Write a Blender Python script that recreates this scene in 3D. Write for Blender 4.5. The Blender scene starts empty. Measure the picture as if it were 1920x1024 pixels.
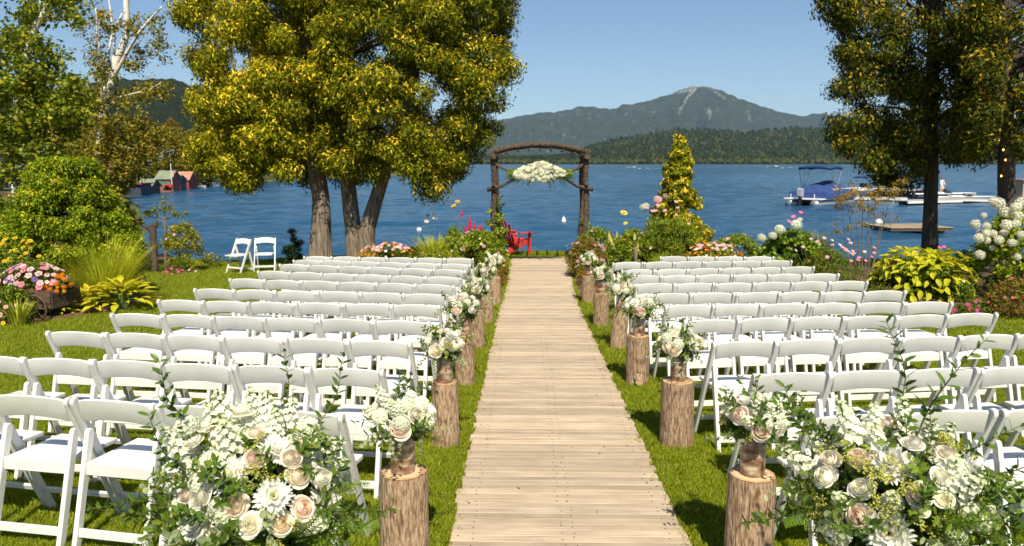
import bpy, bmesh, math, random
import numpy as np
from mathutils import Vector, Matrix, Euler, noise as mnoise
PI = math.pi
R = math.radians
random.seed(7)
RNG = np.random.default_rng(7)
scene = bpy.context.scene
C = scene.collection

# ------------------------------------------------------------------ camera, sky, sun, exposure
FPX = 1400.0                    # focal length in pixels of the 1920 px wide photograph
PITCH = math.atan((512 - 305) / FPX)
YAW = math.atan(26 / FPX)
CAMZ = 1.8
cam_d = bpy.data.cameras.new('camera')
cam_d.sensor_width = 36
cam_d.lens = FPX / 1920 * 36
cam_d.clip_start = 0.05
cam_d.clip_end = 60000
cam_d.dof.use_dof = True
cam_d.dof.focus_distance = 4.0
cam_d.dof.aperture_fstop = 5.6
cam = bpy.data.objects.new('camera', cam_d)
cam.location = (0, 0, CAMZ)
cam.rotation_euler = (PI / 2 - PITCH, 0, YAW)
C.objects.link(cam)
scene.camera = cam

SUN_EL, SUN_AZ = R(52), R(172)          # azimuth clockwise from +Y (the sun stands behind the camera, a little to the right)
world = bpy.data.worlds.new('World')
scene.world = world
world.use_nodes = True
nt = world.node_tree
nt.nodes.clear()
sky = nt.nodes.new('ShaderNodeTexSky')
sky.sky_type = 'NISHITA'
sky.sun_disc = False
sky.sun_elevation = SUN_EL
sky.sun_rotation = SUN_AZ
sky.altitude = 500
sky.air_density = 1.0
sky.dust_density = 0.1
sky.ozone_density = 3.5
bg = nt.nodes.new('ShaderNodeBackground')
bg.inputs['Strength'].default_value = 0.070
wo = nt.nodes.new('ShaderNodeOutputWorld')
nt.links.new(sky.outputs[0], bg.inputs['Color'])
nt.links.new(bg.outputs[0], wo.inputs['Surface'])
sun_d = bpy.data.lights.new('sun', 'SUN')
sun_d.energy = 5.0
sun_d.angle = R(0.55)
sun_d.color = (1.0, 0.91, 0.72)
sun = bpy.data.objects.new('sun', sun_d)
sd = Vector((math.sin(SUN_AZ) * math.cos(SUN_EL), math.cos(SUN_AZ) * math.cos(SUN_EL), math.sin(SUN_EL)))
sun.rotation_euler = sd.to_track_quat('Z', 'Y').to_euler()
sun.location = sd * 50
C.objects.link(sun)
vs = scene.view_settings
vs.view_transform = 'Standard'
vs.look = 'None'
vs.gamma = 1
vs.use_curve_mapping = False
vs.exposure = 0.62
cy = scene.cycles
cy.use_denoising = True
cy.max_bounces = 9
cy.diffuse_bounces = 5
cy.transparent_max_bounces = 8
cy.volume_bounces = 0
cy.sample_clamp_indirect = 6

# ------------------------------------------------------------------ placing helpers
M_cam = Euler((PI / 2 - PITCH, 0, YAW)).to_matrix()
FWD = M_cam @ Vector((0, 0, -1)); UPV = M_cam @ Vector((0, 1, 0)); RTV = M_cam @ Vector((1, 0, 0))
CAMP = Vector((0, 0, CAMZ))
def ray(px, py):
    return FWD + RTV * ((px - 960) / FPX) - UPV * ((py - 512) / FPX)
def at(px, py, D):
    return CAMP + ray(px, py) * D
SL = 0.040
WATER = -1.95
XS_Y = [18.9, 21.5, 40, 86, 92, 100, 106, 115, 150, 200, 262, 420]
XS_X = [-8, -12, -21.3, -45.5, -46.5, -47.9, -48.1, -48.1, -50, -42, -26, -30]
YS_X = [-8, -5, -2.5, 0, 2, 5, 8, 14, 30]
YS_Y = [18.9, 20, 20.9, 19.6, 19.7, 19.0, 18.0, 17.6, 16]
def smooth(a, b, t):
    t = np.clip((t - a) / (b - a), 0, 1)
    return t * t * (3 - 2 * t)
def g_np(x, y):
    x = np.asarray(x, float); y = np.asarray(y, float)
    base = -SL * np.minimum(y, 12.5 + 5.0 * smooth(2.5, 5.5, -x))
    d1 = np.interp(x, YS_X, YS_Y) - y
    dl = np.maximum(18.9 - y, (np.interp(y, XS_Y, XS_X) - x) * 0.9)
    d = np.where(x > -8, d1, dl)
    far = smooth(30, 80, y)
    base = base - 1.1 * far * (x < 0) + smooth(4, 120, d) * 5 * smooth(40, 120, y)
    return np.where(y < -30, base, -3.2 + (base + 3.2) * smooth(-1.0, 0.25, d))
def g(x, y):
    return float(g_np(x, y))
def G(px, py, h=0.0):
    r = ray(px, py)
    t = 1.0
    prev = t
    while t < 400:
        p = CAMP + r * t
        if p.z <= g(p.x, p.y) + h:
            a, b = prev, t
            for _ in range(30):
                m = (a + b) / 2
                p = CAMP + r * m
                if p.z <= g(p.x, p.y) + h: b = m
                else: a = m
            return CAMP + r * b
        prev = t
        t += 0.15 if t < 30 else 1.0
    return p
def GD(px, D):
    """ground point under pixel column px at depth D"""
    p = CAMP + ray(px, 480) * D
    return Vector((p.x, p.y, g(p.x, p.y)))
def ZY(py, p):
    """height z of pixel row py at the distance of point p"""
    D = (Vector(p) - CAMP).dot(FWD)
    return at(960, py, D).z
def W(px, py):
    """point on the water"""
    r = ray(px, py)
    t = (WATER - CAMZ) / r.z
    return CAMP + r * t

# ------------------------------------------------------------------ object helpers
def tag(o, label=None, cat=None, group=None, kind=None):
    if label: o['label'] = label
    if cat: o['category'] = cat
    if group: o['group'] = group
    if kind: o['kind'] = kind
    return o
def thing(name, label, cat, loc=(0, 0, 0), rz=0, group=None):
    o = bpy.data.objects.new(name, None)
    C.objects.link(o)
    o.location = loc
    o.rotation_euler = (0, 0, rz)
    return tag(o, label, cat, group)
def link(name, me, parent=None, loc=None, rot=None, scale=None):
    o = bpy.data.objects.new(name, me)
    C.objects.link(o)
    if parent is not None: o.parent = parent
    if loc is not None: o.location = loc
    if rot is not None: o.rotation_euler = rot
    if scale is not None: o.scale = (scale,) * 3 if isinstance(scale, (int, float)) else scale
    return o
def copy_tree(o, parent=None):
    c = o.copy()
    C.objects.link(c)
    if parent is not None: c.parent = parent
    for ch in o.children: copy_tree(ch, c)
    return c
def np_mesh(name, V, F, mats, col=None, smooth_=False, mi=None):
    V = np.asarray(V, dtype=np.float32); F = np.asarray(F, dtype=np.int32)
    me = bpy.data.meshes.new(name)
    k = F.shape[1]
    me.vertices.add(len(V)); me.vertices.foreach_set('co', V.ravel())
    me.loops.add(F.size); me.loops.foreach_set('vertex_index', F.ravel())
    me.polygons.add(len(F)); me.polygons.foreach_set('loop_start', np.arange(0, F.size, k, dtype=np.int32))
    if smooth_: me.polygons.foreach_set('use_smooth', np.ones(len(F), dtype=bool))
    if mi is not None: me.polygons.foreach_set('material_index', np.asarray(mi, dtype=np.int32))
    if not isinstance(mats, (list, tuple)): mats = [mats]
    for m in mats: me.materials.append(m)
    if col is not None:
        a = me.attributes.new('Col', 'FLOAT_COLOR', 'POINT')
        c4 = np.ones((len(V), 4), dtype=np.float32); c4[:, :3] = col
        a.data.foreach_set('color', c4.ravel())
    me.update(calc_edges=True)
    me.validate()
    return me
def grid_mesh(name, P, mats, col=None, smooth_=True, flip=False, wrap=False):
    n, m = P.shape[:2]
    idx = np.arange(n * m).reshape(n, m)
    if wrap: idx = np.concatenate([idx, idx[:, :1]], 1)
    a, b, c, d = idx[:-1, :-1].ravel(), idx[:-1, 1:].ravel(), idx[1:, 1:].ravel(), idx[1:, :-1].ravel()
    F = np.stack([a, d, c, b] if flip else [a, b, c, d], 1)
    return np_mesh(name, P.reshape(-1, 3), F, mats, None if col is None else col.reshape(-1, 3), smooth_)

class MB:
    """collects shapes; mesh() makes ONE mesh"""
    def __init__(s): s.v = []; s.f = []; s.c = []; s.mi = []
    def add(s, vs, fs, col=(1, 1, 1), mi=0):
        o = len(s.v)
        s.v += [tuple(v) for v in vs]
        s.c += [col] * len(vs)
        s.f += [tuple(i + o for i in f) for f in fs]
        s.mi += [mi] * len(fs)
        return s
    def box(s, c, sz, rot=None, col=(1, 1, 1), mi=0):
        hx, hy, hz = sz[0] / 2, sz[1] / 2, sz[2] / 2
        vs = [Vector((x, y, z)) for x in (-hx, hx) for y in (-hy, hy) for z in (-hz, hz)]
        if rot is not None:
            m = Euler(rot).to_matrix() if not isinstance(rot, Matrix) else rot
            vs = [m @ v for v in vs]
        c = Vector(c)
        return s.add([v + c for v in vs], [(0, 1, 3, 2), (4, 6, 7, 5), (0, 4, 5, 1), (2, 3, 7, 6), (0, 2, 6, 4), (1, 5, 7, 3)], col, mi)
    def prism(s, poly, x0, x1, col=(1, 1, 1), mi=0, axis='x'):
        n = len(poly)
        def V3(a, p):
            return (a, p[0], p[1]) if axis == 'x' else ((p[0], a, p[1]) if axis == 'y' else (p[0], p[1], a))
        vs = [V3(x0, p) for p in poly] + [V3(x1, p) for p in poly]
        fs = [tuple(range(n))[::-1], tuple(range(n, 2 * n))] + [(i, (i + 1) % n, n + (i + 1) % n, n + i) for i in range(n)]
        return s.add(vs, fs, col, mi)
    def tube(s, pts, rad, seg=8, col=(1, 1, 1), cap=True, jit=0.0, mi=0):
        pts = [Vector(p) for p in pts]
        if isinstance(rad, (int, float)): rad = [rad] * len(pts)
        n = len(pts)
        vs = []
        prev = None
        for i, p in enumerate(pts):
            t = (pts[min(i + 1, n - 1)] - pts[max(i - 1, 0)])
            t = t.normalized() if t.length > 1e-9 else Vector((0, 0, 1))
            if prev is None:
                a = t.orthogonal().normalized()
            else:
                a = (prev - t * prev.dot(t))
                a = a.normalized() if a.length > 1e-6 else t.orthogonal().normalized()
            prev = a
            b = t.cross(a)
            for k in range(seg):
                th = 2 * PI * k / seg
                r = rad[i] * (1 + jit * (mnoise.noise(Vector((math.cos(th) * 1.3, math.sin(th) * 1.3, i * 0.7)) + p * 0.3)))
                vs.append(p + a * math.cos(th) * r + b * math.sin(th) * r)
        fs = [(i * seg + k, i * seg + (k + 1) % seg, (i + 1) * seg + (k + 1) % seg, (i + 1) * seg + k) for i in range(n - 1) for k in range(seg)]
        if cap:
            fs.append(tuple(range(seg))[::-1]); fs.append(tuple(range((n - 1) * seg, n * seg)))
        return s.add(vs, fs, col, mi)
    def lathe(s, prof, c=(0, 0, 0), seg=16, col=(1, 1, 1), mi=0):
        c = Vector(c)
        vs = [c + Vector((r * math.cos(2 * PI * k / seg), r * math.sin(2 * PI * k / seg), z)) for r, z in prof for k in range(seg)]
        n = len(prof)
        fs = [(i * seg + k, i * seg + (k + 1) % seg, (i + 1) * seg + (k + 1) % seg, (i + 1) * seg + k) for i in range(n - 1) for k in range(seg)]
        return s.add(vs, fs, col, mi)
    def ball(s, c, r, seg=8, rings=5, col=(1, 1, 1), sq=1.0, mi=0):
        prof = [(max(r * math.sin(PI * i / rings), 1e-4), -r * math.cos(PI * i / rings) * sq) for i in range(rings + 1)]
        return s.lathe(prof, c, seg, col, mi)
    def mesh(s, name, mats, smooth_=False, bevel=0, angle=None, seg=1):
        me = bpy.data.meshes.new(name)
        me.from_pydata([tuple(v) for v in s.v], [], s.f)
        if not isinstance(mats, (list, tuple)): mats = [mats]
        for m in mats: me.materials.append(m)
        if len(mats) > 1:
            me.polygons.foreach_set('material_index', s.mi)
        a = me.attributes.new('Col', 'FLOAT_COLOR', 'POINT')
        c4 = np.ones((len(s.v), 4), dtype=np.float32); c4[:, :3] = np.array(s.c)
        a.data.foreach_set('color', c4.ravel())
        if bevel:
            bm = bmesh.new(); bm.from_mesh(me)
            es = [e for e in bm.edges if len(e.link_faces) == 2 and e.calc_face_angle(0) > R(40)]
            bmesh.ops.bevel(bm, geom=es, offset=bevel, segments=seg, affect='EDGES', profile=0.5)
            bmesh.ops.recalc_face_normals(bm, faces=bm.faces)
            bm.to_mesh(me); bm.free()
        if smooth_:
            me.polygons.foreach_set('use_smooth', [True] * len(me.polygons))
            if angle:
                bm = bmesh.new(); bm.from_mesh(me)
                for e in bm.edges:
                    if len(e.link_faces) == 2 and e.calc_face_angle(0) > angle: e.smooth = False
                bm.to_mesh(me); bm.free()
        me.update()
        return me
    def obj(s, name, mats, parent=None, **k):
        o = link(name, s.mesh(name, mats, **k), parent)
        return o

# ------------------------------------------------------------------ materials
def newmat(name):
    m = bpy.data.materials.new(name); m.use_nodes = True
    n = m.node_tree.nodes; b = n['Principled BSDF']
    return m, m.node_tree, n, b
def ramp(n, stops, interp='LINEAR'):
    r = n.new('ShaderNodeValToRGB'); cr = r.color_ramp; cr.interpolation = interp
    while len(cr.elements) < len(stops): cr.elements.new(0.5)
    for e, (p, c) in zip(cr.elements, stops): e.position = p; e.color = (*c, 1)
    return r
def noisy(name, c1, c2, scale=5, rough=0.7, stretch=(1, 1, 1), bump=0.0, bscale=None, detail=6, c3=None, coord='Object', spec=0.5, metal=0, rand=0.0, dist=0.002, contrast=(0.3, 0.7)):
    """two- or three-colour noise with optional bump and a per-object tint"""
    m, t, n, b = newmat(name)
    tc = n.new('ShaderNodeTexCoord'); mp = n.new('ShaderNodeMapping')
    mp.inputs['Scale'].default_value = stretch
    src = tc.outputs[coord]
    oi = n.new('ShaderNodeObjectInfo')
    if rand:
        ad = n.new('ShaderNodeVectorMath'); ad.operation = 'ADD'
        sc = n.new('ShaderNodeVectorMath'); sc.operation = 'SCALE'; sc.inputs[3].default_value = 37.0
        cb = n.new('ShaderNodeCombineXYZ')
        for k in range(3): t.links.new(oi.outputs['Random'], cb.inputs[k])
        t.links.new(cb.outputs[0], sc.inputs[0]); t.links.new(src, ad.inputs[0]); t.links.new(sc.outputs[0], ad.inputs[1])
        src = ad.outputs[0]
    t.links.new(src, mp.inputs[0])
    nz = n.new('ShaderNodeTexNoise'); nz.inputs['Scale'].default_value = scale; nz.inputs['Detail'].default_value = detail
    t.links.new(mp.outputs[0], nz.inputs['Vector'])
    st = [(contrast[0], c1), (contrast[1], c2)] if c3 is None else [(contrast[0], c1), (0.5, c2), (contrast[1], c3)]
    r = ramp(n, st)
    t.links.new(nz.outputs['Fac'], r.inputs[0])
    out = r.outputs[0]
    if rand:
        hs = n.new('ShaderNodeHueSaturation'); mr = n.new('ShaderNodeMapRange')
        mr.inputs['To Min'].default_value = 1 - rand; mr.inputs['To Max'].default_value = 1 + rand
        t.links.new(oi.outputs['Random'], mr.inputs['Value']); t.links.new(mr.outputs[0], hs.inputs['Value'])
        t.links.new(out, hs.inputs['Color']); out = hs.outputs[0]
    t.links.new(out, b.inputs['Base Color'])
    b.inputs['Roughness'].default_value = rough; b.inputs['Specular IOR Level'].default_value = spec; b.inputs['Metallic'].default_value = metal
    if bump:
        n2 = n.new('ShaderNodeTexNoise'); n2.inputs['Scale'].default_value = bscale or scale * 3; n2.inputs['Detail'].default_value = 8
        t.links.new(mp.outputs[0], n2.inputs['Vector'])
        bp = n.new('ShaderNodeBump'); bp.inputs['Strength'].default_value = bump; bp.inputs['Distance'].default_value = dist
        t.links.new(n2.outputs['Fac'], bp.inputs['Height']); t.links.new(bp.outputs[0], b.inputs['Normal'])
    return m
def leafmat(name, trans=0.35, rough=0.5, gloss=0.3, gain=1.0, tint=(1, 1, 1)):
    """leaf: colour from the mesh attribute, part of the light passes through"""
    m, t, n, b = newmat(name)
    at_ = n.new('ShaderNodeAttribute'); at_.attribute_name = 'Col'
    oi = n.new('ShaderNodeObjectInfo'); hs = n.new('ShaderNodeHueSaturation'); mr = n.new('ShaderNodeMapRange')
    mr.inputs['To Min'].default_value = 0.9 * gain; mr.inputs['To Max'].default_value = 1.1 * gain
    t.links.new(oi.outputs['Random'], mr.inputs['Value']); t.links.new(mr.outputs[0], hs.inputs['Value'])
    ml = n.new('ShaderNodeMix'); ml.data_type = 'RGBA'; ml.blend_type = 'MULTIPLY'; ml.inputs[0].default_value = 1; ml.inputs[7].default_value = (*tint, 1)
    t.links.new(at_.outputs['Color'], ml.inputs[6]); t.links.new(ml.outputs[2], hs.inputs['Color'])
    t.links.new(hs.outputs[0], b.inputs['Base Color'])
    b.inputs['Roughness'].default_value = rough; b.inputs['Specular IOR Level'].default_value = gloss
    tr = n.new('ShaderNodeBsdfTranslucent'); t.links.new(hs.outputs[0], tr.inputs['Color'])
    mx = n.new('ShaderNodeMixShader'); mx.inputs[0].default_value = trans
    t.links.new(b.outputs[0], mx.inputs[1]); t.links.new(tr.outputs[0], mx.inputs[2])
    t.links.new(mx.outputs[0], n['Material Output'].inputs['Surface'])
    return m
def plain(name, c, rough=0.5, metal=0, spec=0.5, k=0.12, sc=8):
    c2 = tuple(x * (1 - k) for x in c)
    return noisy(name, c2, c, scale=sc, rough=rough, metal=metal, spec=spec)

M = {}
M['chair'] = noisy('white_resin', (0.64, 0.635, 0.61), (0.74, 0.735, 0.715), scale=6, rough=0.38, bump=0.05, bscale=60, rand=0.04)
M['pad'] = noisy('white_vinyl', (0.68, 0.69, 0.70), (0.75, 0.75, 0.75), scale=9, rough=0.33, bump=0.10, bscale=160)
M['bolt'] = plain('bolt_metal', (0.45, 0.42, 0.38), 0.4, 0.9)
M['leaf'] = leafmat('leaves', 0.38, 0.5, 0.2, 1.7, (1.22, 1.06, .7))
M['gloss_leaf'] = leafmat('glossy_leaves', 0.28, 0.4, 0.3, 1.4, (1.2, 1.06, .7))
M['petal'] = leafmat('petals', 0.42, 0.6, 0.1)
M['needle'] = leafmat('conifer_foliage', 0.42, 0.6, 0.12, 1.95, (1.2, 1.12, .6))
M['far_leaf'] = leafmat('far_foliage', 0.2, 0.8, 0.0, 1.25, (1.25, 1.05, .65))
M['stem'] = plain('green_stems', (0.10, 0.17, 0.04), 0.6)
M['twig'] = noisy('twigs', (0.10, 0.07, 0.05), (0.22, 0.17, 0.12), 20, 0.85)
M['bark'] = noisy('cedar_bark', (0.07, 0.05, 0.035), (0.20, 0.155, 0.115), scale=5, rough=0.9, stretch=(4.5, 4.5, 0.5), bump=1.0, bscale=7, dist=0.05, c3=(0.30, 0.24, 0.18), contrast=(0.32, 0.72))
M['dark_bark'] = noisy('dark_bark', (0.035, 0.027, 0.02), (0.10, 0.078, 0.06), scale=5, rough=0.9, stretch=(4.5, 4.5, 0.5), bump=1.0, bscale=8, dist=0.04)
M['log_bark'] = noisy('log_bark', (0.13, 0.075, 0.04), (0.36, 0.235, 0.14), scale=22, rough=0.92, stretch=(4, 4, 0.7), bump=1.0, bscale=24, dist=0.02, c3=(0.47, 0.36, 0.24), rand=0.14, contrast=(0.33, 0.68))
M['birch'] = noisy('birch_bark', (0.10, 0.09, 0.08), (0.66, 0.62, 0.55), scale=6, rough=0.7, stretch=(1, 1, 3.5), contrast=(0.36, 0.44), bump=0.3)
M['jar_bark'] = noisy('jar_birch_wrap', (0.14, 0.07, 0.04), (0.30, 0.19, 0.12), scale=18, rough=0.35, stretch=(1, 1, 2), c3=(0.62, 0.52, 0.40), bump=0.3, contrast=(0.35, 0.68), rand=0.1)
M['mulch'] = noisy('mulch', (0.05, 0.025, 0.015), (0.20, 0.105, 0.055), scale=28, rough=0.95, bump=1.0, bscale=60, dist=0.02)
M['rustic'] = noisy('rustic_log', (0.022, 0.014, 0.010), (0.07, 0.044, 0.03), scale=9, rough=0.85, stretch=(2, 2, 2), bump=0.8, bscale=18, dist=0.012, c3=(0.17, 0.115, 0.075), contrast=(0.35, 0.80))
M['white_paint'] = plain('white_paint', (0.78, 0.78, 0.76), 0.4)
M['black'] = plain('black_rubber', (0.02, 0.02, 0.022), 0.5)

def end_grain():
    m, t, n, b = newmat('end_grain')
    tc = n.new('ShaderNodeTexCoord'); wv = n.new('ShaderNodeTexWave'); wv.wave_type = 'RINGS'; wv.rings_direction = 'SPHERICAL'
    wv.inputs['Scale'].default_value = 26; wv.inputs['Distortion'].default_value = 2.5; wv.inputs['Detail'].default_value = 3
    t.links.new(tc.outputs['Object'], wv.inputs['Vector'])
    r = ramp(n, [(0.0, (0.36, 0.21, 0.11)), (0.6, (0.55, 0.36, 0.20)), (1.0, (0.62, 0.43, 0.26))])
    t.links.new(wv.outputs[0], r.inputs[0]); t.links.new(r.outputs[0], b.inputs['Base Color']); b.inputs['Roughness'].default_value = 0.8
    return m
M['end_grain'] = end_grain()

def plank_mat():
    m, t, n, b = newmat('weathered_plank')
    tc = n.new('ShaderNodeTexCoord'); oi = n.new('ShaderNodeObjectInfo')
    cb = n.new('ShaderNodeCombineXYZ'); ml = n.new('ShaderNodeMath'); ml.operation = 'MULTIPLY'; ml.inputs[1].default_value = 91.0
    t.links.new(oi.outputs['Random'], ml.inputs[0]); t.links.new(ml.outputs[0], cb.inputs[0]); t.links.new(ml.outputs[0], cb.inputs[2])
    ad = n.new('ShaderNodeVectorMath'); ad.operation = 'ADD'
    t.links.new(tc.outputs['Object'], ad.inputs[0]); t.links.new(cb.outputs[0], ad.inputs[1])
    mp = n.new('ShaderNodeMapping'); mp.inputs['Scale'].default_value = (1.6, 60, 20)
    t.links.new(ad.outputs[0], mp.inputs[0])
    nz = n.new('ShaderNodeTexNoise'); nz.inputs['Scale'].default_value = 1.6; nz.inputs['Detail'].default_value = 7; nz.inputs['Roughness'].default_value = 0.65
    t.links.new(mp.outputs[0], nz.inputs['Vector'])
    r = ramp(n, [(0.28, (0.20, 0.14, 0.09)), (0.40, (0.41, 0.31, 0.215)), (0.6, (0.50, 0.405, 0.30)), (0.8, (0.60, 0.52, 0.41))])
    t.links.new(nz.outputs['Fac'], r.inputs[0])
    # large soft stains
    n3 = n.new('ShaderNodeTexNoise'); n3.inputs['Scale'].default_value = 3.2; n3.inputs['Detail'].default_value = 4
    t.links.new(ad.outputs[0], n3.inputs['Vector'])
    mr = n.new('ShaderNodeMapRange'); mr.inputs['From Min'].default_value = 0.3; mr.inputs['From Max'].default_value = 0.7
    mr.inputs['To Min'].default_value = 0.82; mr.inputs['To Max'].default_value = 1.1
    t.links.new(n3.outputs['Fac'], mr.inputs['Value'])
    hs = n.new('ShaderNodeHueSaturation')
    m2 = n.new('ShaderNodeMapRange'); m2.inputs['To Min'].default_value = 0.76; m2.inputs['To Max'].default_value = 1.18
    t.links.new(oi.outputs['Random'], m2.inputs['Value'])
    mm = n.new('ShaderNodeMath'); mm.operation = 'MULTIPLY'
    t.links.new(m2.outputs[0], mm.inputs[0]); t.links.new(mr.outputs[0], mm.inputs[1])
    t.links.new(mm.outputs[0], hs.inputs['Value']); t.links.new(r.outputs[0], hs.inputs['Color'])
    t.links.new(hs.outputs[0], b.inputs['Base Color'])
    b.inputs['Roughness'].default_value = 0.78
    bp = n.new('ShaderNodeBump'); bp.inputs['Strength'].default_value = 0.5; bp.inputs['Distance'].default_value = 0.003
    t.links.new(nz.outputs['Fac'], bp.inputs['Height']); t.links.new(bp.outputs[0], b.inputs['Normal'])
    return m
M['plank'] = plank_mat()

def lawn_mat():
    m, t, n, b = newmat('lawn')
    tc = n.new('ShaderNodeTexCoord')
    def nz(s, d=6):
        k = n.new('ShaderNodeTexNoise'); k.inputs['Scale'].default_value = s; k.inputs['Detail'].default_value = d
        t.links.new(tc.outputs['Object'], k.inputs['Vector']); return k
    a = nz(0.7, 4); bb = nz(22, 8); c = nz(110, 4)
    r1 = ramp(n, [(0.3, (0.115, 0.165, 0.010)), (0.5, (0.16, 0.205, 0.016)), (0.72, (0.22, 0.22, 0.03))])
    t.links.new(a.outputs['Fac'], r1.inputs[0])
    r2 = ramp(n, [(0.3, (0.55, 0.6, 0.5)), (0.65, (1.15, 1.1, 1.1))])
    t.links.new(bb.outputs['Fac'], r2.inputs[0])
    mx = n.new('ShaderNodeMix'); mx.data_type = 'RGBA'; mx.blend_type = 'MULTIPLY'; mx.inputs[0].default_value = 1
    t.links.new(r1.outputs[0], mx.inputs[6]); t.links.new(r2.outputs[0], mx.inputs[7])
    t.links.new(mx.outputs[2], b.inputs['Base Color'])
    b.inputs['Roughness'].default_value = 0.9; b.inputs['Specular IOR Level'].default_value = 0.1
    bp = n.new('ShaderNodeBump'); bp.inputs['Strength'].default_value = 1.0; bp.inputs['Distance'].default_value = 0.02
    t.links.new(c.outputs['Fac'], bp.inputs['Height']); t.links.new(bp.outputs[0], b.inputs['Normal'])
    return m
M['lawn'] = lawn_mat()

def water_mat():
    m, t, n, b = newmat('lake_water')
    tc = n.new('ShaderNodeTexCoord')
    def nz(sc, s, d, rot=0.1):
        mp = n.new('ShaderNodeMapping'); mp.inputs['Scale'].default_value = sc; mp.inputs['Rotation'].default_value = (0, 0, rot)
        t.links.new(tc.outputs['Object'], mp.inputs[0])
        k = n.new('ShaderNodeTexNoise'); k.inputs['Scale'].default_value = s; k.inputs['Detail'].default_value = d; k.inputs['Roughness'].default_value = 0.6
        t.links.new(mp.outputs[0], k.inputs['Vector']); return k
    big = nz((0.35, 0.9, 1), 0.9, 5); sm = nz((0.6, 1.5, 1), 3.0, 6, -0.12)
    wind = nz((0.25, 1, 1), 0.012, 5, 0.06)
    ad = n.new('ShaderNodeMath'); ad.operation = 'MULTIPLY_ADD'; ad.inputs[1].default_value = 0.6
    t.links.new(sm.outputs['Fac'], ad.inputs[0]); t.links.new(big.outputs['Fac'], ad.inputs[2])
    bp = n.new('ShaderNodeBump'); bp.inputs['Distance'].default_value = 0.55
    mr = n.new('ShaderNodeMapRange'); mr.inputs['From Min'].default_value = 0.3; mr.inputs['From Max'].default_value = 0.7; mr.inputs['To Min'].default_value = 0.55; mr.inputs['To Max'].default_value = 1.0
    t.links.new(wind.outputs['Fac'], mr.inputs['Value']); t.links.new(mr.outputs[0], bp.inputs['Strength'])
    t.links.new(ad.outputs[0], bp.inputs['Height']); t.links.new(bp.outputs[0], b.inputs['Normal'])
    b.inputs['Base Color'].default_value = (0.014, 0.070, 0.150, 1)
    b.inputs['Roughness'].default_value = 0.12; b.inputs['IOR'].default_value = 1.333; b.inputs['Specular IOR Level'].default_value = 0.5
    return m
M['water'] = water_mat()

# ------------------------------------------------------------------ leaf clouds (numpy)
def unit(n):
    v = RNG.normal(size=(n, 3)); return v / (np.linalg.norm(v, axis=1, keepdims=True) + 1e-9)
def norm(v): return v / (np.linalg.norm(v, axis=-1, keepdims=True) + 1e-9)
def leaf_quads(P, N, size, aspect=0.5, jit=0.35, along=None, bend=0.12):
    """rhombic leaves at P whose faces look along N; along = preferred long axis"""
    n = len(P)
    if along is None: A = unit(n)
    else: A = norm(np.broadcast_to(along, (n, 3)) + RNG.normal(size=(n, 3)) * jit)
    A = norm(A - N * np.sum(A * N, 1, keepdims=True))
    B = np.cross(N, A)
    s = (np.asarray(size) * RNG.uniform(0.65, 1.25, n))[:, None] if np.ndim(size) == 0 else np.asarray(size)[:, None] * RNG.uniform(0.7, 1.2, (n, 1))
    V = np.empty((n, 4, 3))
    V[:, 0] = P - A * s * 0.5 - N * s * bend; V[:, 1] = P + B * s * aspect * 0.5 + A * s * 0.05
    V[:, 2] = P + A * s * 0.5 - N * s * bend; V[:, 3] = P - B * s * aspect * 0.5 + A * s * 0.05
    return V.reshape(-1, 3)
def quads_mesh(name, V, col, mat):
    n = len(V) // 4
    return np_mesh(name, V, np.arange(n * 4).reshape(n, 4), mat, np.repeat(col, 4, 0))
def pick(cols, n, w=None, jit=0.12):
    cols = np.array(cols, float)
    i = RNG.choice(len(cols), n, p=None if w is None else np.array(w) / sum(w))
    return np.clip(cols[i] * RNG.uniform(1 - jit, 1 + jit, (n, 1)), 0, 1)
def clumps(K, Rr, n_per, size, aspect, cols, w=None, tip=None, tipw=0.4, sq=0.75, up=0.5, shell=0.45, droop=None):
    """leaf clumps at centres K (k,3) of radius Rr (k,); tip = colours of the young outer sprays"""
    K = np.asarray(K, float); Rr = np.asarray(Rr, float)
    cnt = np.maximum((n_per * (Rr / Rr.mean()) ** 2).astype(int), 3)
    idx = np.repeat(np.arange(len(K)), cnt); n = len(idx)
    d = unit(n)
    rr = shell + (1 - shell) * RNG.uniform(0, 1, n) ** 0.6
    off = d * rr[:, None] * Rr[idx][:, None]
    off[:, 2] *= sq
    # lumpy outline
    off *= (1 + 0.28 * np.sin(d[:, :1] * 5 + idx[:, None] * 1.7) * np.cos(d[:, 1:2] * 6 + idx[:, None] * 2.3))
    P = K[idx] + off
    N = norm(d * 0.8 + np.array([0, 0, up]) + RNG.normal(size=(n, 3)) * 0.55)
    c = pick(cols, n, w)
    tint = RNG.uniform(0.82, 1.18, (len(K), 1)); c = c * tint[idx]
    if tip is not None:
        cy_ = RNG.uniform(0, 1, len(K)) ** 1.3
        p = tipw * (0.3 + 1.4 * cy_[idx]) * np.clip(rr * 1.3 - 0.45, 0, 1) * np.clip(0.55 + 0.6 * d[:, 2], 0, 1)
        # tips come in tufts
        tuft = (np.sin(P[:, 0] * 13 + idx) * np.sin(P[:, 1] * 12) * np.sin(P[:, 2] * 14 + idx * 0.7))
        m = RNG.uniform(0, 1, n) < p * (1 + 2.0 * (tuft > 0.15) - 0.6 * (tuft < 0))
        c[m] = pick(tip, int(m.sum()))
    V = leaf_quads(P, N, size, aspect, along=droop)
    return V, np.clip(c, 0, 1)
def in_poly(p, poly):
    x, y = p; r = False; n = len(poly)
    for i in range(n):
        x1, y1 = poly[i]; x2, y2 = poly[(i + 1) % n]
        if (y1 > y) != (y2 > y) and x < (x2 - x1) * (y - y1) / (y2 - y1) + x1: r = not r
    return r
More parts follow.
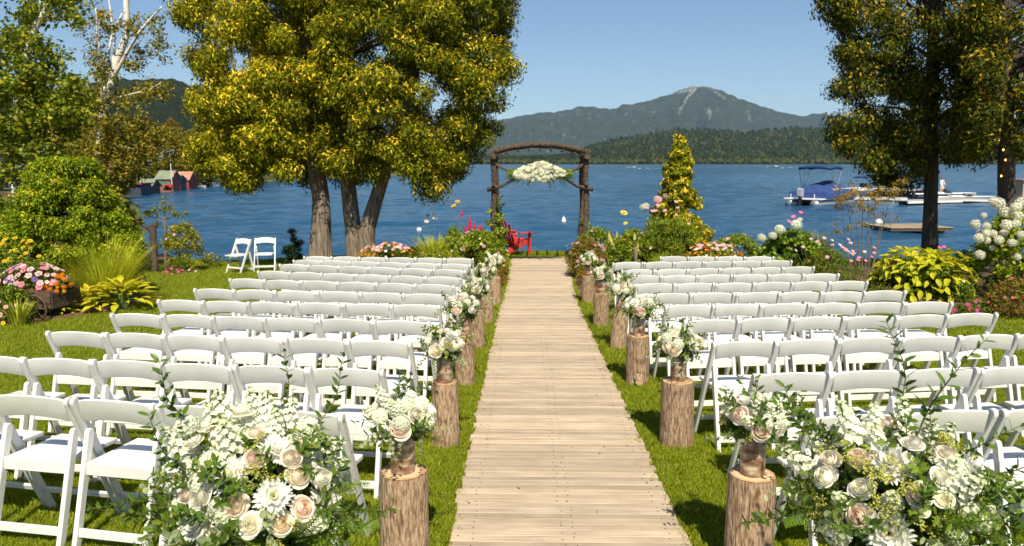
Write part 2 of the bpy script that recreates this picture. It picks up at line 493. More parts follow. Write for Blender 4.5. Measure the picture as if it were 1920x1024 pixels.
def poly_clumps(poly, D, depth, n, r0, r1, edge=0.0, front=0.5):
    """clump centres whose outline from the viewing side follows poly (px), filled in depth"""
    xs = [p[0] for p in poly]; ys = [p[1] for p in poly]
    cx, cy_ = (min(xs) + max(xs)) / 2, (min(ys) + max(ys)) / 2
    hx, hy = (max(xs) - min(xs)) / 2, (max(ys) - min(ys)) / 2
    K = []; Q = []
    tries = 0
    while len(K) < n and tries < n * 60:
        tries += 1
        p = (random.uniform(min(xs), max(xs)), random.uniform(min(ys), max(ys)))
        if not in_poly(p, poly): continue
        e = min(1, ((p[0] - cx) / hx) ** 2 * 0.8 + ((p[1] - cy_) / hy) ** 2 * 0.5)
        dd = depth * math.sqrt(max(0.08, 1 - e))
        s = random.uniform(-1, 1)
        s = math.copysign(abs(s) ** 0.6, s)
        K.append(at(p[0], p[1], D + s * dd)); Q.append(random.uniform(r0, r1))
    return np.array([tuple(k) for k in K]), np.array(Q)

def scatter(name, pts, scl, rot, src, parent=None):
    """points that carry instances of one small mesh (ground cover only)"""
    me = bpy.data.meshes.new(name)
    me.vertices.add(len(pts)); me.vertices.foreach_set('co', np.asarray(pts, np.float32).ravel())
    a = me.attributes.new('scl', 'FLOAT_VECTOR', 'POINT'); a.data.foreach_set('vector', np.asarray(scl, np.float32).ravel())
    a = me.attributes.new('rot', 'FLOAT_VECTOR', 'POINT'); a.data.foreach_set('vector', np.asarray(rot, np.float32).ravel())
    me.update()
    o = link(name, me, parent)
    ng = bpy.data.node_groups.new(name, 'GeometryNodeTree')
    ng.interface.new_socket('Geometry', in_out='INPUT', socket_type='NodeSocketGeometry')
    ng.interface.new_socket('Geometry', in_out='OUTPUT', socket_type='NodeSocketGeometry')
    N = ng.nodes
    gi = N.new('NodeGroupInput'); go = N.new('NodeGroupOutput'); ip = N.new('GeometryNodeInstanceOnPoints'); ob = N.new('GeometryNodeObjectInfo')
    ob.inputs['Object'].default_value = src
    for nm, so in (('scl', 'Scale'), ('rot', 'Rotation')):
        na = N.new('GeometryNodeInputNamedAttribute'); na.data_type = 'FLOAT_VECTOR'; na.inputs['Name'].default_value = nm
        ng.links.new(na.outputs[0], ip.inputs[so])
    ng.links.new(gi.outputs[0], ip.inputs['Points']); ng.links.new(ob.outputs['Geometry'], ip.inputs['Instance']); ng.links.new(ip.outputs[0], go.inputs[0])
    md = o.modifiers.new('scatter', 'NODES'); md.node_group = ng
    return o

# ================================================================== THE SETTING
# ---- lawn (near, fine grid) and the rest of the shore land
PATH_C, PATH_W = 0.222, 1.23
PATH_Y0, PATH_Y1 = -0.9, 18.0
def path_cx(y): return PATH_C + 0.11 * float(smooth(11, 17.4, y))
def shore_bumps(X, Y):
    return 0.012 * np.sin(X * 1.7 + Y) * np.cos(Y * 1.3) + 0.02 * np.sin(X * 0.5 + 1.0) * np.sin(Y * 0.6)
xs = np.arange(-12, 24.01, 0.2); ys = np.arange(-4, 24.01, 0.2)
X, Y = np.meshgrid(xs, ys)
Z = g_np(X, Y) + shore_bumps(X, Y) * 0.35
o = link('lawn', grid_mesh('lawn', np.stack([X, Y, Z], 2), M['lawn'])); tag(o, kind='structure')
M['wild'] = noisy('rough_ground', (0.05, 0.06, 0.015), (0.13, 0.14, 0.03), 0.8, 0.95, bump=1, bscale=6, dist=0.1)
for nm, xa, xb, ya, yb, st in (('shore_land', -220, -12, -4, 420, 2.0), ('shore_land', 24, 90, -4, 24, 2.0), ('shore_land', -90, 90, -60, -4, 2.0)):
    xs = np.arange(xa, xb + .01, st); ys = np.arange(ya, yb + .01, st); X, Y = np.meshgrid(xs, ys)
    Z = np.where(Y < -3.9, -SL * Y, g_np(X, Y))
    o = link(nm, grid_mesh(nm, np.stack([X, Y, Z], 2), M['wild'])); tag(o, kind='structure')
# ---- lake
def lake_mesh():
    """one sheet in rings round the garden; swell and ripples are real relief out to 700 m"""
    rr = [0.5, 6, 12]; r = 15.0
    while r < 700: rr.append(r); r += 0.12 + 0.0056 * r
    while r < 40000: rr.append(r); r *= 1.18
    rr = np.array(rr)
    th = np.concatenate([np.linspace(-PI, -0.72, 24)[:-1], np.linspace(-0.72, 0.72, 360), np.linspace(0.72, PI, 24)[1:]])
    Rg, Tg = np.meshgrid(rr, th, indexing='ij')
    X = Rg * np.sin(Tg); Y = Rg * np.cos(Tg); Z = np.zeros_like(X)
    rs = np.random.default_rng(11)
    gust = 0.75 + 0.35 * np.sin(X * 0.035 + 1.3 * np.sin(Y * 0.021)) * np.cos(Y * 0.028 + X * 0.012)
    for k in range(46):
        lam = 0.8 * (5.5 / 0.8) ** (k / 45); a = R(-78) + rs.normal() * 0.42; kx, ky = math.cos(a) * 2 * PI / lam, math.sin(a) * 2 * PI / lam
        cell = 0.10 + 0.0052 * Rg
        amp = 0.030 * lam / (2 * PI) * np.clip(lam / (cell * 3.0) - 0.3, 0, 1)
        Z += amp * gust * np.sin(kx * X + ky * Y + rs.uniform(0, 6.3) + 0.8 * np.sin(X * 0.11 + k) )
    Z *= np.clip((700 - Rg) / 200, 0, 1) * np.clip((Rg - 15) / 3, 0, 1) * (np.abs(Tg) < .715)
    return grid_mesh('lake', np.stack([X, Y, Z + WATER], 2), M['water'], flip=True)
o = link('lake', lake_mesh()); tag(o, kind='structure')

# ---- mountains
def fbm(x, y, z=0.0, o_=6): return mnoise.fractal(Vector((x, y, z)), 1.0, 2.1, o_)
def mountain_mat(name, forest1, forest2, rock, rock_amt, scale):
    m, t, n, b = newmat(name)
    a = n.new('ShaderNodeAttribute'); a.attribute_name = 'Col'
    tc = n.new('ShaderNodeTexCoord'); nz = n.new('ShaderNodeTexNoise'); nz.inputs['Scale'].default_value = scale; nz.inputs['Detail'].default_value = 12; nz.inputs['Roughness'].default_value = 0.7
    t.links.new(tc.outputs['Object'], nz.inputs['Vector'])
    r = ramp(n, [(0.35, forest1), (0.65, forest2)]); t.links.new(nz.outputs['Fac'], r.inputs[0])
    mx = n.new('ShaderNodeMix'); mx.data_type = 'RGBA'
    sp = n.new('ShaderNodeSeparateColor'); t.links.new(a.outputs['Color'], sp.inputs[0])
    t.links.new(sp.outputs[0], mx.inputs[0]); t.links.new(r.outputs[0], mx.inputs[6]); mx.inputs[7].default_value = (*rock, 1)
    t.links.new(mx.outputs[2], b.inputs['Base Color']); b.inputs['Roughness'].default_value = 0.95; b.inputs['Specular IOR Level'].default_value = 0.0
    bp = n.new('ShaderNodeBump'); bp.inputs['Strength'].default_value = 1.0; bp.inputs['Distance'].default_value = 1.2 / scale
    t.links.new(nz.outputs['Fac'], bp.inputs['Height']); t.links.new(bp.outputs[0], b.inputs['Normal'])
    return m
def ridge_mesh(name, prof, D0, D1, D2, mat, ncol, nrow, rough, marks=None, base=-1.95, seed=0.0, back=1.4):
    """a massif from its shore (D0) over its crest (D1) to its far foot (D2); prof = crest line (px, py)"""
    px = [p[0] for p in prof]; py = [p[1] for p in prof]
    cols = np.linspace(px[0], px[-1], ncol)
    P = np.zeros((nrow, ncol, 3)); Cc = np.zeros((nrow, ncol, 3))
    for j, cx in enumerate(cols):
        cyy = np.interp(cx, px, py)
        for i in range(nrow):
            f = i / (nrow - 1)
            D = D0 + (D1 - D0) * (f / 0.72) if f < 0.72 else D1 + (D2 - D1) * ((f - 0.72) / 0.28)
            p = at(cx, 305, D); top = at(cx, cyy, D1).z - base
            k = (f / 0.72) if f < 0.72 else 1 - (f - 0.72) / 0.28
            u = cx * D1 / FPX
            s1 = fbm(u / (D1 * 0.11) + seed, k * 3.0 + seed, 0.3)
            spur = 1 - abs(fbm(u / (D1 * 0.05) + seed * 2 + k * 0.8, k * 1.1, 4.0))
            prof_k = k ** 1.25
            z = top * (prof_k + rough * (s1 * 0.8 + (spur - 0.75) * 0.9) * k * (1 - k) * 2.2)
            z += fbm(u / (D1 * 0.012), k * 14 + seed, 8.0) * top * rough * 0.10 * min(1, k * 4)
            P[i, j] = (p.x, p.y, base - 2 + max(0, z) + 2 * min(1, k * 8))
            Cc[i, j] = 0
            if marks: Cc[i, j] = marks(cx, k, P[i, j])
    o = link(name, grid_mesh(name, P, mat, Cc)); tag(o, kind='structure')
    return o
def slide(cx, k, p):
    """bare rock: long landslide scars and the treeless top"""
    d, v = (Vector(p) - CAMP), 0.0
    D = d.dot(FWD); py = 512 - FPX * d.dot(UPV) / D; qx = 960 + FPX * d.dot(RTV) / D
    for (x0, y0, x1, y1, w) in ((1296, 168, 1272, 214, 1.3), (1290, 182, 1278, 202, 1.2), (1306, 164, 1296, 178, 2.0), (1330, 208, 1333, 217, 3.2), (1262, 174, 1300, 168, 1.6), (1341, 172, 1358, 184, 1.4)):
        tt = max(0, min(1, ((qx - x0) * (x1 - x0) + (py - y0) * (y1 - y0)) / ((x1 - x0) ** 2 + (y1 - y0) ** 2)))
        dx = qx - (x0 + tt * (x1 - x0)); dy = py - (y0 + tt * (y1 - y0))
        e = math.hypot(dx, dy * 0.8) + 1.6 * fbm(qx * 0.25, py * 0.15, 1.0)
        v = max(v, max(0, min(1, (w - e) / 1.2)))
    v = max(v, 0.75 * max(0, min(1, (168 - py + 6 * fbm(qx * 0.08, py * 0.1)) / 8)) if k < 0.999 or True else 0)
    s = fbm(qx * 0.10, py * 0.16, 5.0)
    v = max(v, 0.5 * max(0, min(1, (s - 0.55) * 4)) * (py < 285))
    return v
M['peak'] = mountain_mat('mountain_forest', (0.028, 0.042, 0.022), (0.08, 0.09, 0.05), (0.42, 0.40, 0.37), 1, 0.012)
ridge_mesh('mountain', [(420, 240), (600, 228), (760, 236), (860, 228), (930, 226), (962, 222), (1000, 213), (1040, 211), (1080, 203), (1100, 200), (1140, 206), (1180, 196), (1215, 190), (1250, 178), (1285, 166), (1310, 163), (1330, 167), (1365, 180), (1400, 192), (1450, 209), (1490, 217), (1540, 214), (1570, 218), (1640, 226), (1760, 222), (1900, 232), (2100, 240), (2400, 262)],
           4300, 7000, 9000, M['peak'], 620, 110, 0.42, slide, seed=3.1)
M['ridge'] = mountain_mat('dark_ridge_forest', (0.012, 0.022, 0.008), (0.040, 0.052, 0.018), (0.3, 0.3, 0.3), 0, 0.05)
ridge_mesh('wooded_ridge', [(-700, 210), (-300, 190), (-60, 172), (60, 157), (110, 168), (150, 172), (210, 150), (330, 150), (400, 168), (480, 190), (600, 222), (720, 262), (820, 296), (880, 306)],
           520, 1500, 2100, M['ridge'], 300, 60, 0.35, None, seed=9.0)
M['hill'] = mountain_mat('hill_forest', (0.022, 0.034, 0.008), (0.075, 0.080, 0.018), (0.3, 0.3, 0.3), 0, 0.06)
hill = ridge_mesh('wooded_hill', [(780, 306), (960, 305), (1030, 303), (1065, 298), (1088, 289), (1110, 280), (1160, 268), (1220, 256), (1270, 248), (1340, 250), (1390, 256), (1440, 250), (1500, 247), (1580, 250), (1660, 244), (1760, 250), (1860, 242), (2000, 250), (2300, 262)],
                  1700, 2500, 3000, M['hill'], 360, 50, 0.22, None, seed=5.0)
# ---- forest canopy on the near hill: too many to count
def canopy_src(name, mat, conif, cols):
    Vs, Cs = [], []
    n = 46
    if conif:
        z = RNG.uniform(0, 1, n) ** 1.2; r = (1 - z) * 0.33 + 0.02
        th = RNG.uniform(0, 2 * PI, n); P = np.stack([r * np.cos(th), r * np.sin(th), z * 1.25], 1)
        N = norm(np.stack([np.cos(th), np.sin(th), np.full(n, .5)], 1)); V = leaf_quads(P, N, 0.34, 0.8)
    else:
        d = unit(n); d[:, 2] = abs(d[:, 2]); P = d * np.array([.42, .42, .45]) + np.array([0, 0, .45]); V = leaf_quads(P, norm(d + [0, 0, .3]), 0.36, 0.9)
    me = quads_mesh(name, V, pick(cols, n, jit=0.25), mat)
    return bpy.data.objects.new(name, me)
CC = [(0.025, 0.045, 0.012), (0.045, 0.065, 0.016), (0.018, 0.032, 0.010)]
DC = [(0.055, 0.078, 0.018), (0.075, 0.092, 0.02), (0.045, 0.065, 0.015), (0.09, 0.09, 0.024)]
src_c = canopy_src('conifer_canopy', M['far_leaf'], True, CC); src_d = canopy_src('leafy_canopy', M['far_leaf'], False, DC)
def hill_pts(n, k_hi, D0, D1, hillo, size):
    me = hillo.data; nv = len(me.vertices); co = np.empty(nv * 3); me.vertices.foreach_get('co', co); co = co.reshape(-1, 3)
    ncol = 360; nrow = nv // ncol; Gd = co.reshape(nrow, ncol, 3)
    i = RNG.uniform(0, 0.76 * (nrow - 1), n); j = RNG.uniform(0, ncol - 1.001, n)
    i0 = i.astype(int); j0 = j.astype(int); fi = (i - i0)[:, None]; fj = (j - j0)[:, None]
    P = (Gd[i0, j0] * (1 - fi) * (1 - fj) + Gd[i0 + 1, j0] * fi * (1 - fj) + Gd[i0, j0 + 1] * (1 - fi) * fj + Gd[i0 + 1, j0 + 1] * fi * fj)
    return P
for src, n, s in ((src_d, 16000, 15), (src_c, 10000, 17)):
    P = hill_pts(n, 1, 0, 0, hill, s); m = P[:, 2] > WATER - 0.5; P = P[m]; k = len(P)
    P[:, 2] -= 2
    S = (s * RNG.uniform(0.7, 1.3, k))[:, None] * np.array([1, 1, 0.85]); Rr = np.zeros((k, 3)); Rr[:, 2] = RNG.uniform(0, 6.28, k)
    o = scatter('forest', P, S, Rr, src); tag(o, kind='stuff')

# ---- flower beds of mulch: raised sheets that follow the lawn
def bed(pix, name='flower_bed', h=0.05, world_=None):
    pts = world_ or [tuple(G(px, py).xy) for px, py in pix]
    xs_ = [p[0] for p in pts]; ys_ = [p[1] for p in pts]
    st = 0.12; X, Y = np.meshgrid(np.arange(min(xs_), max(xs_) + st, st), np.arange(min(ys_), max(ys_) + st, st))
    bm = bmesh.new(); vv = {}
    def V(i, j):
        if (i, j) not in vv:
            x, y = X[i, j], Y[i, j]
            e = 0.5 * fbm(x * 1.6, y * 1.6, 2.0, 3)
            vv[(i, j)] = bm.verts.new((x + .04 * e, y + 0.04 * e, g(x, y) + h * (0.7 + e) + 0.02))
        return vv[(i, j)]
    cell = {}
    for i in range(X.shape[0] - 1):
        for j in range(X.shape[1] - 1):
            if in_poly((X[i, j] + st / 2, Y[i, j] + st / 2), pts):
                bm.faces.new((V(i, j), V(i, j + 1), V(i + 1, j + 1), V(i + 1, j)))
    for e in [e for e in bm.edges if len(e.link_faces) == 1]:
        for v in e.verts: v.co.z = min(v.co.z, g(v.co.x, v.co.y) - 0.03)
    me = bpy.data.meshes.new(name); bm.to_mesh(me); bm.free(); me.materials.append(M['mulch'])
    for p in me.polygons: p.use_smooth = True
    o = link(name, me); tag(o, kind='structure'); return pts
BED_L = bed([(-260, 640), (-60, 606), (0, 612), (60, 608), (140, 598), (220, 586), (292, 562), (282, 540), (262, 515), (272, 500), (330, 489), (392, 480), (410, 474), (340, 470), (-200, 472)])
BED_ARCH_L = bed(None, world_=[(-0.50, 11.0), (-0.42, 13.0), (-0.42, 17.0), (-0.9, 17.8), (-2.2, 17.6), (-4.2, 17.2), (-4.6, 16.2), (-3.2, 15.2), (-1.6, 14.2), (-0.75, 12.6)])
BED_ARCH_R = bed(None, world_=[(0.90, 12.6), (0.96, 14.5), (1.02, 17.0), (1.8, 18.0), (3.2, 18.2), (5.2, 18.0), (5.6, 16.6), (4.4, 14.8), (2.6, 14.2), (1.3, 13.2)])
BED_R = bed(None, world_=[(5.9, 14.0), (6.3, 12.3), (6.7, 11.0), (7.5, 10.3), (8.6, 9.9), (10.5, 9.4), (14, 9.2), (15, 16.5), (9, 17.3), (6.0, 16.5)])
BEDS = [BED_L, BED_ARCH_L, BED_ARCH_R, BED_R]

# ---- boardwalk of narrow cross boards
bw = thing('boardwalk', None, None, (0, 0, 0)); tag(bw, kind='structure')
pl_meshes = []
for k in range(10):
    m_ = MB(); w = 0.0665 + random.uniform(-0.002, 0.001); L = PATH_W + random.uniform(-0.022, 0.022)
    m_.box((0, 0, 0), (L, w, 0.022)); pl_meshes.append(m_.mesh('plank', M['plank'], bevel=0.002))
py_ = PATH_Y0; nail_pts = []
NAIL = MB().lathe([(0.0035, 0), (0.0035, 0.0016), (0.0001, 0.002)], seg=6).mesh('nail_head', M['black'])
while py_ < PATH_Y1:
    me = random.choice(pl_meshes); cx = path_cx(py_) + random.uniform(-0.012, 0.012)
    o = link('plank', me, bw, (cx, py_, g(cx, py_) + 0.018 + random.uniform(0, 0.0015)), (-math.atan(SL) if py_ < 12.5 else 0, random.uniform(-.001, .001), random.uniform(-0.003, 0.003)))
    o.scale.x = 1 + 0.10 * float(smooth(13, 17.4, py_))
    if py_ < 9:
        for nx in (-0.5, -0.03, 0.03, 0.52): nail_pts.append((cx + nx + random.uniform(-.006, .006), py_ + random.uniform(-.02, .02), g(cx, py_) + 0.0305))
    py_ += 0.0682
nm_ = MB()
for p in nail_pts: nm_.ball(p, 0.005, 6, 3, sq=0.3)
nm_.obj('nail_heads', M['black'], bw)['kind'] = 'stuff'

V_, n_ = [], 150
lx = []
for k in range(n_):
    y = random.uniform(2.4, 16); s = random.choice((-1, 1)); x = path_cx(y) + (s * PATH_W / 2 * random.uniform(.80, 1.0) if k % 3 else random.uniform(-.6, .6)); lx.append((x, y, g(x, y) + .034))
P_ = np.array(lx); N_ = norm(np.array([0, 0, 1.0]) + RNG.normal(size=(n_, 3)) * .18)
o = link('fallen_leaves', quads_mesh('fallen_leaves', leaf_quads(P_, N_, .026, .5, bend=.05), pick([(.20, .13, .05), (.12, .08, .04), (.26, .20, .07), (.10, .12, .03)], n_), M['leaf'])); tag(o, kind='stuff')

# ---- grass blades
def tuft_obj(name, nb, h, spread, cols):
    Vs, Fs, Cs = [], [], []
    for i in range(nb):
        a = random.uniform(0, 2 * PI); r = spread * math.sqrt(random.random()); x, y = r * math.cos(a), r * math.sin(a)
        b = random.uniform(0, 2 * PI); w = random.uniform(0.0018, 0.0032); hh = h * random.uniform(0.55, 1.15); ln = hh * random.uniform(0.15, 0.8); d = random.uniform(0, 2 * PI)
        dx, dy = math.cos(d) * ln, math.sin(d) * ln; wx, wy = math.cos(b) * w, math.sin(b) * w
        o_ = len(Vs)
        Vs += [(x - wx, y - wy, 0), (x + wx, y + wy, 0), (x + dx * .35 + wx * .8, y + dy * .35 + wy * .8, hh * .6), (x + dx * .35 - wx * .8, y + dy * .35 - wy * .8, hh * .6), (x + dx, y + dy, hh), (x + dx, y + dy, hh)]
        Fs += [(o_, o_ + 1, o_ + 2, o_ + 3), (o_ + 3, o_ + 2, o_ + 4, o_ + 5)]
        c = np.array(random.choice(cols)) * random.uniform(0.8, 1.2); Cs += [c] * 6
    me = bpy.data.meshes.new(name)
    me.from_pydata(Vs, [], [f if len(set(f)) == 4 and f[2] != f[3] else f for f in Fs]); me.materials.append(M['leaf'])
    a = me.attributes.new('Col', 'FLOAT_COLOR', 'POINT'); c4 = np.ones((len(Vs), 4), np.float32); c4[:, :3] = np.array(Cs); a.data.foreach_set('color', c4.ravel())
    return bpy.data.objects.new(name, me)
GC = [(0.105, 0.16, 0.008), (0.14, 0.19, 0.014), (0.08, 0.13, 0.008), (0.19, 0.20, 0.045)]
tufts = [tuft_obj('grass_tuft', 16, 0.034, 0.045, GC), tuft_obj('grass_tuft_b', 16, 0.044, 0.05, GC)]
def lawn_pts(n, ya, yb, power):
    y = ya + (yb - ya) * RNG.uniform(0, 1, n) ** power; x = -0.72 * y - 0.4 + RNG.uniform(0, 1, n) * (0.70 * y + 0.8 + 0.72 * y)
    x = np.clip(x, -12, 14)
    cxp = PATH_C + 0.11 * smooth(11, 17.4, y)
    m = (np.abs(x - cxp) > PATH_W * (0.5 + 0.03 * smooth(13, 17, y)) + 0.004 * RNG.normal(size=n)) | (y > PATH_Y1 + 0.05)
    d = np.interp(x, YS_X, YS_Y) - y; m &= (d > 0.15) | (x < -8)
    x, y = x[m], y[m]
    keep = np.ones(len(x), bool)
    for b in BEDS:
        bx = [p[0] for p in b]; by = [p[1] for p in b]
        c = np.where((x > min(bx)) & (x < max(bx)) & (y > min(by)) & (y < max(by)))[0]
        for i in c:
            if in_poly((x[i], y[i]), b): keep[i] = False
    return x[keep], y[keep]
for k, (src, n, ya, yb, pw, sc) in enumerate(((tufts[0], 52000, 2.2, 8.0, 1.25, 1.0), (tufts[1], 30000, 2.2, 8.0, 1.25, 0.95), (tufts[1], 60000, 8, 21, 1.1, 1.35))):
    x, y = lawn_pts(n, ya, yb, pw); n = len(x)
    P = np.stack([x, y, g_np(x, y) + shore_bumps(x, y) * .35 - 0.004], 1)
    s = RNG.uniform(0.7, 1.2, n) * sc; S = np.stack([s * 1.2, s * 1.2, s], 1)
    Rr = np.zeros((n, 3)); Rr[:, 2] = RNG.uniform(0, 6.28, n); Rr[:, :2] = RNG.normal(size=(n, 2)) * .12
    o = scatter('grass', P, S, Rr, src); tag(o, kind='stuff')

# ================================================================== FOLDING CHAIRS
W2 = 0.2225
def chair_meshes():
    d = {}
    # long posts: top (y 0, z .78) to front foot (y .36, z 0)
    top, foot = Vector((0.0, 0.775)), Vector((0.37, 0.0)); ax = (foot - top).normalized(); nx = Vector((-ax.y, ax.x)); hw = 0.024
    poly = []
    for k in range(7):
        a = PI * k / 6
        q = top + ax * hw - ax * math.sin(a) * hw + nx * math.cos(a) * hw; poly.append((q.x, q.y))
    poly += [tuple(foot - nx * hw * .85 + Vector((-0.0, 0))), tuple(foot + nx * hw * .85)]
    d['post'] = MB().prism(poly, -0.0115, 0.0115).mesh('back_post', M['chair'], bevel=0.003)
    # rear legs: pivot (y .085,z .60) to rear foot (y -.10, z 0)
    top, foot = Vector((0.075, 0.60)), Vector((-0.065, 0.0)); ax = (foot - top).normalized(); nx = Vector((-ax.y, ax.x)); hw = 0.022
    poly = []
    for k in range(7):
        a = PI * k / 6
        q = top + ax * hw - ax * math.sin(a) * hw + nx * math.cos(a) * hw; poly.append((q.x, q.y))
    poly += [tuple(foot - nx * hw * .9), tuple(foot + nx * hw * .9)]
    d['leg'] = MB().prism(poly, -0.013, 0.013).mesh('leg', M['chair'], bevel=0.003)
    # curved top rail
    m = MB(); n = 13; hx = W2 - 0.0235; rows = []
    vs = []
    for i in range(n):
        t = -1 + 2 * i / (n - 1); x = t * hx; y = -0.020 * (1 - t * t) + 0.018; arch = 0.016 * (1 - t * t)
        zt = 0.765 + arch - 0.004 * (abs(t) > .95); zb = 0.650 + arch * 1.15 - 0.006 * t * t
        lean = 0.026
        vs += [(x, y - .009, zt - .005), (x, y - .004, zt), (x, y + .004, zt), (x, y + .009, zt - .005), (x, y + .009 + lean, zb + .005), (x, y + .004 + lean, zb), (x, y - .004 + lean, zb), (x, y - .009 + lean, zb + .005)]
    fs = [(i * 8 + k, i * 8 + (k + 1) % 8, (i + 1) * 8 + (k + 1) % 8, (i + 1) * 8 + k) for i in range(n - 1) for k in range(8)]
    fs += [tuple(range(8))[::-1], tuple(range((n - 1) * 8, n * 8))]
    m.add(vs, fs); d['back'] = m.mesh('backrest', M['chair'], smooth_=True, angle=R(38))
    # seat frame and pad
    m = MB(); sw = W2 - 0.042
    prof = lambda x: 1
    m.box((0, 0.215, 0.425), (2 * sw, 0.385, 0.028)); d['seat'] = m.mesh('seat', M['chair'], bevel=0.006, seg=2)
    m = MB(); pts = []
    nx_, ny_ = 9, 9; P = np.zeros((ny_, nx_, 3))
    for i in range(ny_):
        for j in range(nx_):
            u = -1 + 2 * j / (nx_ - 1); v = -1 + 2 * i / (ny_ - 1)
            # rounded square
            uu = u * (1 - 0.06 * v * v); vv = v * (1 - 0.06 * u * u)
            h = 0.017 * (1 - abs(u) ** 5) * (1 - abs(v) ** 5)
            P[i, j] = (uu * (sw - 0.012), 0.215 + vv * 0.178, 0.438 + h)
    d['pad'] = grid_mesh('seat_pad', P, M['pad'])
    d['rail'] = MB().box((0, 0.0275, 0.402), (2 * (W2 - 0.040), 0.018, 0.062)).mesh('seat_rail', M['chair'], bevel=0.003)
    d['str'] = MB().box((0, -0.045, 0.095), (2 * (W2 - 0.040), 0.018, 0.045)).mesh('stretcher', M['chair'], bevel=0.003)
    d['str2'] = MB().box((0, 0.300, 0.150), (2 * (W2 - 0.0115), 0.018, 0.035), rot=(R(25), 0, 0)).mesh('stretcher', M['chair'], bevel=0.003)
    d['bolt'] = MB().tube([(-0.002, 0, 0), (0.002, 0, 0)], 0.007, 8).mesh('bolt', M['bolt'])
    d['tie'] = MB().tube([(0, -0.006, 0.17), (0, 0.05, 0.42)], 0.004, 6).mesh('brace', M['bolt'])
    return d
CM = chair_meshes()
def make_chair():
    t = thing('folding_chair', 'x', 'chair')
    for s in (-1, 1):
        link('back_post', CM['post'], t, (s * W2, 0, 0))
        link('leg', CM['leg'], t, (s * (W2 - 0.0265), 0, 0))
        link('bolt', CM['bolt'], t, (s * (W2 + 0.0125), 0.102, 0.565))
        link('bolt', CM['bolt'], t, (s * (W2 + 0.0125), 0.004, 0.745))
    link('backrest', CM['back'], t); link('seat', CM['seat'], t); link('seat_pad', CM['pad'], t); link('seat_rail', CM['rail'], t)
    link('stretcher', CM['str'], t); link('stretcher', CM['str2'], t)
    return t
ORD = ['', 'first', 'second', 'third', 'fourth', 'fifth', 'sixth', 'seventh', 'eighth', 'ninth', 'tenth', 'eleventh']
chair0 = make_chair(); used0 = [False]
def place_chair(x, y, rz, label, group):
    o = copy_tree(chair0) if used0[0] else chair0
    used0[0] = True
    sl = -math.atan(SL) if y < 12.5 else 0
    o.location = (x, y, g(x, y) - 0.003); o.rotation_euler = (sl + random.uniform(-.006, .006), random.uniform(-.006, .006), rz)
    o['label'] = label; o['group'] = group
    return o
L_in = [3.47, 4.32, 5.15, 5.98, 6.82, 7.58, 8.35, 9.12, 9.98, 10.8, 11.75]
L_dy = [.42, .30, .30, .30, .25, .32, .50, .60, .68, .55, .25]
L_x = [-.86, -.84, -.80, -.79, -.79, -.81, -.81, -.79, -.81, -.82, -.84]
R_in = [3.47, 4.28, 5.20, 6.08, 6.88, 7.66, 8.48, 9.32, 10.05, 11.10, 12.15]
R_dy = [.38, .32, .34, .37, .25, .26, .30, .28, .45, .36, .05]
R_x = [1.32, 1.31, 1.31, 1.30, 1.29, 1.26, 1.26, 1.25, 1.30, 1.315, 2.19]
for side, zin, dy, xin in ((-1, L_in, L_dy, L_x), (1, R_in, R_dy, R_x)):
    blk = 'left of the boardwalk' if side < 0 else 'right of the boardwalk'
    for r in range(11):
        n = 6 if not (side > 0 and r == 10) else 4
        x0 = xin[r] + side * W2
        ang = math.atan2(dy[r], 2.3)
        for k in range(n):
            x = x0 + side * (0.485 if r == 0 else 0.463) * k + random.uniform(-.006, .006); y = 1.005 * zin[r] - .15 + dy[r] * (k * 0.46 / 2.3) ** 1.1 + random.uniform(-.018, .018)
            rn = ORD[r + 1] + ' row' if r < 10 else 'farthest row'
            kn = 'on the aisle' if k == 0 else (f'{ORD[k + 1]} from the aisle' if k < n - 1 else 'at the outer end')
            place_chair(x, y, side * ang * 0.8 + random.uniform(-.03, .03),
                        f'white folding chair {blk}, {rn} from the camera, {kn}' if r else f'white folding chair {blk}, nearest row, {kn}', 'white folding chairs in rows on the lawn')
p = G(452, 514); place_chair(p.x, p.y + 0.3, PI - 0.5, 'left one of two white folding chairs standing alone near the water', 'two separate chairs facing back from the water')
p = G(492, 511); place_chair(p.x, p.y + 0.3, PI + 0.18, 'right one of two white folding chairs standing alone near the water', 'two separate chairs facing back from the water')

